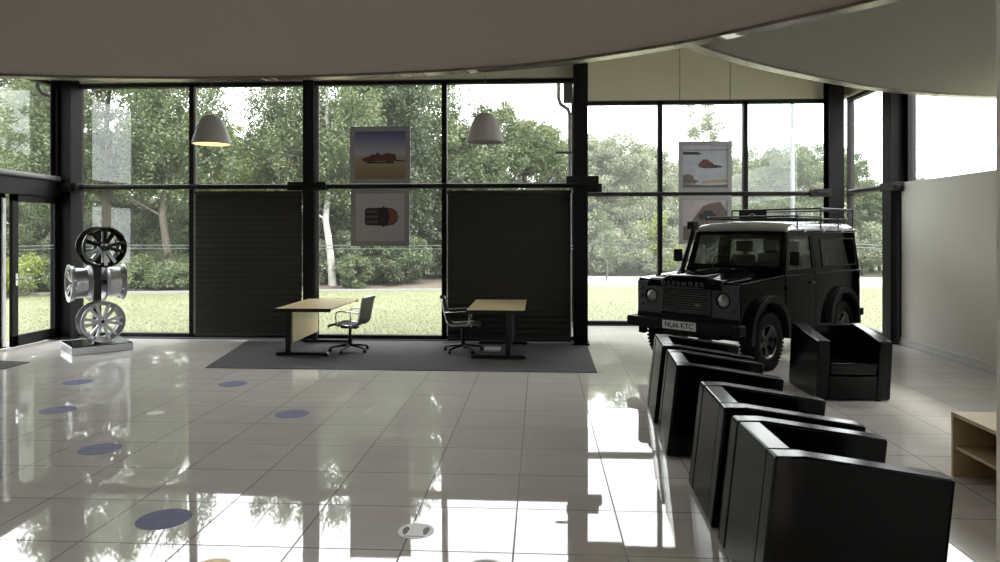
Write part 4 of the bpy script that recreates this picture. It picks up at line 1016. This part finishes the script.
plant('bush',-5.52,30.74,1.2,'leaf_pale','pale bush left of the second mullion')
plant('bush',-5.04,33.77,1.4,'leaf_pale','tall pale bush beside the second mullion')
plant('bush',2.41,32.79,1.2,'leaf_pale','pale roadside bush next to the tall column')
plant('bush',3.99,32.88,1.2,'leaf_pale','pale roadside bush left of the off-roader')
plant('bush',5.34,33.86,1.25,'leaf_yellow','yellowish bush left of the first recess mullion', sz=1.15)
plant('bush',7.05,33.46,1.25,'leaf_pale','pale roadside bush behind the off-roader windscreen')
plant('bush',8.93,33.56,1.25,'leaf_pale','pale roadside bush behind the off-roader roof')
plant('bush',11.04,33.68,1.25,'leaf_pale','roadside bush behind the off-roader cabin')
plant('bush',13.16,33.81,1.2,'leaf_pale','roadside bush behind the off-roader rear')
plant('bush',15.13,33.92,1.2,'leaf_pale','roadside bush between the two right columns')
plant('bush',17.43,35.05,1.2,'leaf_mid','roadside bush behind the pale partition')
plant('bush',-11.98,28.36,1.4,'leaf_mid','bush hidden behind the left blind')
plant('bush',-9.91,28.48,1.3,'leaf_mid','bush behind the slim column')
plant('bush',-1.88,32.95,1.4,'leaf_mid','bush hidden behind the right blind')
plant('low',-17.7,21.42,0.95,'leaf_mid','stretch of clipped low hedge edging the lawn at the far left', group='low hedge along the left lawn')
plant('low',-17.34,21.67,0.95,'leaf_hedge','stretch of clipped low hedge edging the lawn at the far left', group='low hedge along the left lawn')
plant('low',-16.38,22.33,0.95,'leaf_mid','stretch of clipped low hedge edging the lawn at the far left', group='low hedge along the left lawn')
plant('low',-15.66,22.79,0.95,'leaf_hedge','stretch of clipped low hedge edging the lawn at the far left', group='low hedge along the left lawn')
plant('low',-14.31,23.61,0.95,'leaf_mid','stretch of clipped low hedge edging the lawn at the far left', group='low hedge along the left lawn')
plant('low',-13.22,24.24,0.95,'leaf_hedge','stretch of clipped low hedge edging the lawn at the far left', group='low hedge along the left lawn')
plant('low',-12.59,24.58,0.95,'leaf_mid','stretch of clipped low hedge edging the lawn at the far left', group='low hedge along the left lawn')
plant('bush',-8.32,26.37,0.85,'leaf_dark','dense shrub in the brown bed seen through the third back bay', group='shrubs in the bed of the third bay')
plant('bush',-7.55,26.66,0.85,'leaf_mid','dense shrub in the brown bed seen through the third back bay', group='shrubs in the bed of the third bay')
plant('bush',-6.41,26.48,0.85,'leaf_dark','dense shrub in the brown bed seen through the third back bay', group='shrubs in the bed of the third bay')
plant('bush',-5.93,26.76,0.85,'leaf_mid','dense shrub in the brown bed seen through the third back bay', group='shrubs in the bed of the third bay')
plant('bush',-5.19,26.55,0.85,'leaf_dark','dense shrub in the brown bed seen through the third back bay', group='shrubs in the bed of the third bay')
plant('bush',-21.79,28.8,1.55,'leaf_dark','tall shrub in the undergrowth below the left trees', group='undergrowth below the left trees')
plant('bush',-20.49,29.48,1.55,'leaf_mid','tall shrub in the undergrowth below the left trees', group='undergrowth below the left trees')
plant('bush',-19.11,30.16,1.55,'leaf_pale','tall shrub in the undergrowth below the left trees', group='undergrowth below the left trees')
plant('bush',-16.67,29.1,1.55,'leaf_dark','tall shrub in the undergrowth below the left trees', group='undergrowth below the left trees')
plant('bush',-15.26,29.78,1.55,'leaf_mid','tall shrub in the undergrowth below the left trees', group='undergrowth below the left trees')
plant('bush',-13.78,30.46,1.55,'leaf_pale','tall shrub in the undergrowth below the left trees', group='undergrowth below the left trees')
plant('bush',-8.97,29.54,1.55,'leaf_dark','tall shrub in the undergrowth below the left trees', group='undergrowth below the left trees')
plant('bush',-7.41,30.23,1.55,'leaf_mid','tall shrub in the undergrowth below the left trees', group='undergrowth below the left trees')
plant('bush',-5.78,30.92,1.55,'leaf_pale','tall shrub in the undergrowth below the left trees', group='undergrowth below the left trees')
plant('bush',-4.06,29.82,1.55,'leaf_dark','tall shrub in the undergrowth below the left trees', group='undergrowth below the left trees')
plant('bush',2.02,35.67,1.7,'leaf_mid','tall shrub in the undergrowth beyond the road on the right', group='undergrowth beyond the road')
plant('bush',3.6,36.36,1.7,'leaf_pale','tall shrub in the undergrowth beyond the road on the right', group='undergrowth beyond the road')
plant('bush',5.22,37.06,1.7,'leaf_mid','tall shrub in the undergrowth beyond the road on the right', group='undergrowth beyond the road')
plant('bush',6.82,35.95,1.7,'leaf_pale','tall shrub in the undergrowth beyond the road on the right', group='undergrowth beyond the road')
plant('bush',8.74,36.66,1.7,'leaf_mid','tall shrub in the undergrowth beyond the road on the right', group='undergrowth beyond the road')
plant('bush',10.71,37.37,1.7,'leaf_pale','tall shrub in the undergrowth beyond the road on the right', group='undergrowth beyond the road')
plant('bush',12.64,36.28,1.7,'leaf_mid','tall shrub in the undergrowth beyond the road on the right', group='undergrowth beyond the road')
plant('bush',15.42,37.04,1.7,'leaf_pale','tall shrub in the undergrowth beyond the road on the right', group='undergrowth beyond the road')
plant('bush',17.77,37.78,1.7,'leaf_mid','tall shrub in the undergrowth beyond the road on the right', group='undergrowth beyond the road')
plant('dense',-24,2,1.35,'leaf_dark','dense tree added unseen to block sky, west of the sliding door, nearest the viewer')  # three trees added out of view to block sky mirrored in the glazing
plant('broad',-25,7.5,1.35,'leaf_dark','leafy tree added unseen to block sky, west of the sliding door')
plant('dense',-24,13,1.35,'leaf_dark','dense tree added unseen to block sky, beyond the left wall glazing')

# lawn grass blades
n = 110000
gx = rng.uniform(-20, 14, n); gy = 12.6 + 13.5*rng.random(n)**1.2; ok = ~((gx > XS-.4) & (gy < YR+.5)) & (gy < 22.5+np.clip((gx+20)*.12, 0, 3)); gx, gy = gx[ok], gy[ok]; n = len(gx)
a = rng.uniform(0, 2*np.pi, n); hgt = rng.uniform(.012, .028, n); wd = .008
p = np.stack([gx, gy, np.full(n, GZ-.02)], 1); u = np.stack([np.cos(a), np.sin(a), 0*a], 1)*wd
ln = np.stack([rng.normal(0,.02,n), rng.normal(0,.02,n), hgt], 1)
g = bpy.data.objects.new('lawn_grass', np_mesh('lawn_grass', np.stack([p-u, p+u, p+u*.3+ln, p-u*.3+ln], 1).reshape(-1,3), n)); C.objects.link(g)
g.data.materials.append(leaf_mat('grass_blade', (.21,.22,.12), .12)); tag(g, 'short green lawn grass outside the glazing', 'grass', kind='stuff')
# lamp posts
for x, y, h, r_, l in ((7.91,22.49,8.6,.06,'pale galvanised lamp post beyond the right rear window'),(17.69,39.07,8.0,.05,'thin distant pole seen past the right corner column')):
    q = empty('lamp_post', (x,y,GZ)); b = MB(); b.tube([(0,0,0),(0,0,h)], [r_*1.2, r_*.7], 12); b.build('pole', MT['galv'], q)
    b = MB(); b.tube([(0,0,h-.02),(.3,0,h+.12),(.8,0,h+.16)], .03, 8); b.build('bracket_arm', MT['galv'], q)
    b = MB(); b.sphere((1.05,0,h+.15), .30, 10, (1,.45,.22)); b.build('lantern', MT['frame_grey'], q); tag(q, l, 'lamp post')
# downpipes
q = empty('downpipe', (0,0,0))
b = MB(); b.tube([(.33,12.62,4.75),(.33,12.62,4.30),(.37,12.62,4.19),(.50,12.62,4.10),(.53,12.62,4.0),(.53,12.62,GZ)], .034, 12); b.build('pipe', MT['frame_grey'], q)
b = MB(); b.box(.42,.58,12.55,12.72,4.22,4.68); b.build('hopper', MT['frame'], q, bevel=.01)
b = MB(); b.box(.28,.60,12.58,12.60,3.3,3.34); b.build('pipe_bracket', MT['frame'], q); tag(q, 'grey rainwater downpipe outside beside the tall column', 'downpipe')
q = empty('downpipe', (0,0,0))
b = MB(); b.tube([(-9.05,12.15,4.9),(-9.05,12.15,4.50),(-9.02,12.2,4.42),(-8.85,12.48,4.34),(-8.80,12.52,4.2),(-8.80,12.52,GZ)], .036, 12); b.build('pipe', MT['frame'], q)
b = MB(); b.box(-8.86,-8.74,12.42,12.48,2.5,2.54); b.build('pipe_bracket', MT['frame'], q); tag(q, 'dark rainwater downpipe outside the left corner column', 'downpipe')

# ------------------------------------------------------------------ light and camera
w = bpy.data.worlds.new('sky'); sc.world = w; w.use_nodes = True
nt = w.node_tree; bg = nt.nodes['Background']
tc = nt.nodes.new('ShaderNodeTexCoord'); sp = nt.nodes.new('ShaderNodeSeparateXYZ'); rp = nt.nodes.new('ShaderNodeValToRGB')
nz = nt.nodes.new('ShaderNodeTexNoise'); nz.inputs['Scale'].default_value = 1.6; nz.inputs['Detail'].default_value = 5
nt.links.new(tc.outputs['Generated'], sp.inputs[0]); nt.links.new(tc.outputs['Generated'], nz.inputs['Vector'])
ad = nt.nodes.new('ShaderNodeMath'); ad.operation = 'MULTIPLY_ADD'; ad.inputs[1].default_value = .35
nt.links.new(nz.outputs['Fac'], ad.inputs[0]); nt.links.new(sp.outputs[2], ad.inputs[2]); nt.links.new(ad.outputs[0], rp.inputs[0])
rp.color_ramp.elements[0].color = (.86,.90,.95,1); rp.color_ramp.elements[1].color = (1.0,1.0,1.0,1); rp.color_ramp.elements[1].position = .6
nt.links.new(rp.outputs[0], bg.inputs[0]); bg.inputs[1].default_value = 6.5
sun = bpy.data.lights.new('sun', 'SUN'); sun.energy = 3.5; sun.angle = math.radians(6); sun.color = (1,.95,.86)
so = bpy.data.objects.new('sun', sun); C.objects.link(so); so.rotation_euler = (math.radians(48), 0, math.radians(35))

cam = bpy.data.cameras.new('camera'); co = bpy.data.objects.new('camera', cam); C.objects.link(co)
co.location = (0,0,1.9); co.rotation_euler = (math.radians(90), 0, math.radians(3.27))
cam.sensor_fit = 'HORIZONTAL'; cam.sensor_width = 36; cam.lens = 701/1000*36; cam.shift_x = 0; cam.shift_y = -49/1000
cam.clip_end = 500; cam.clip_start = .05
sc.camera = co
sc.view_settings.view_transform = 'Standard'; sc.view_settings.look = 'None'; sc.view_settings.exposure = .12; sc.view_settings.gamma = 1
sc.view_settings.use_curve_mapping = False
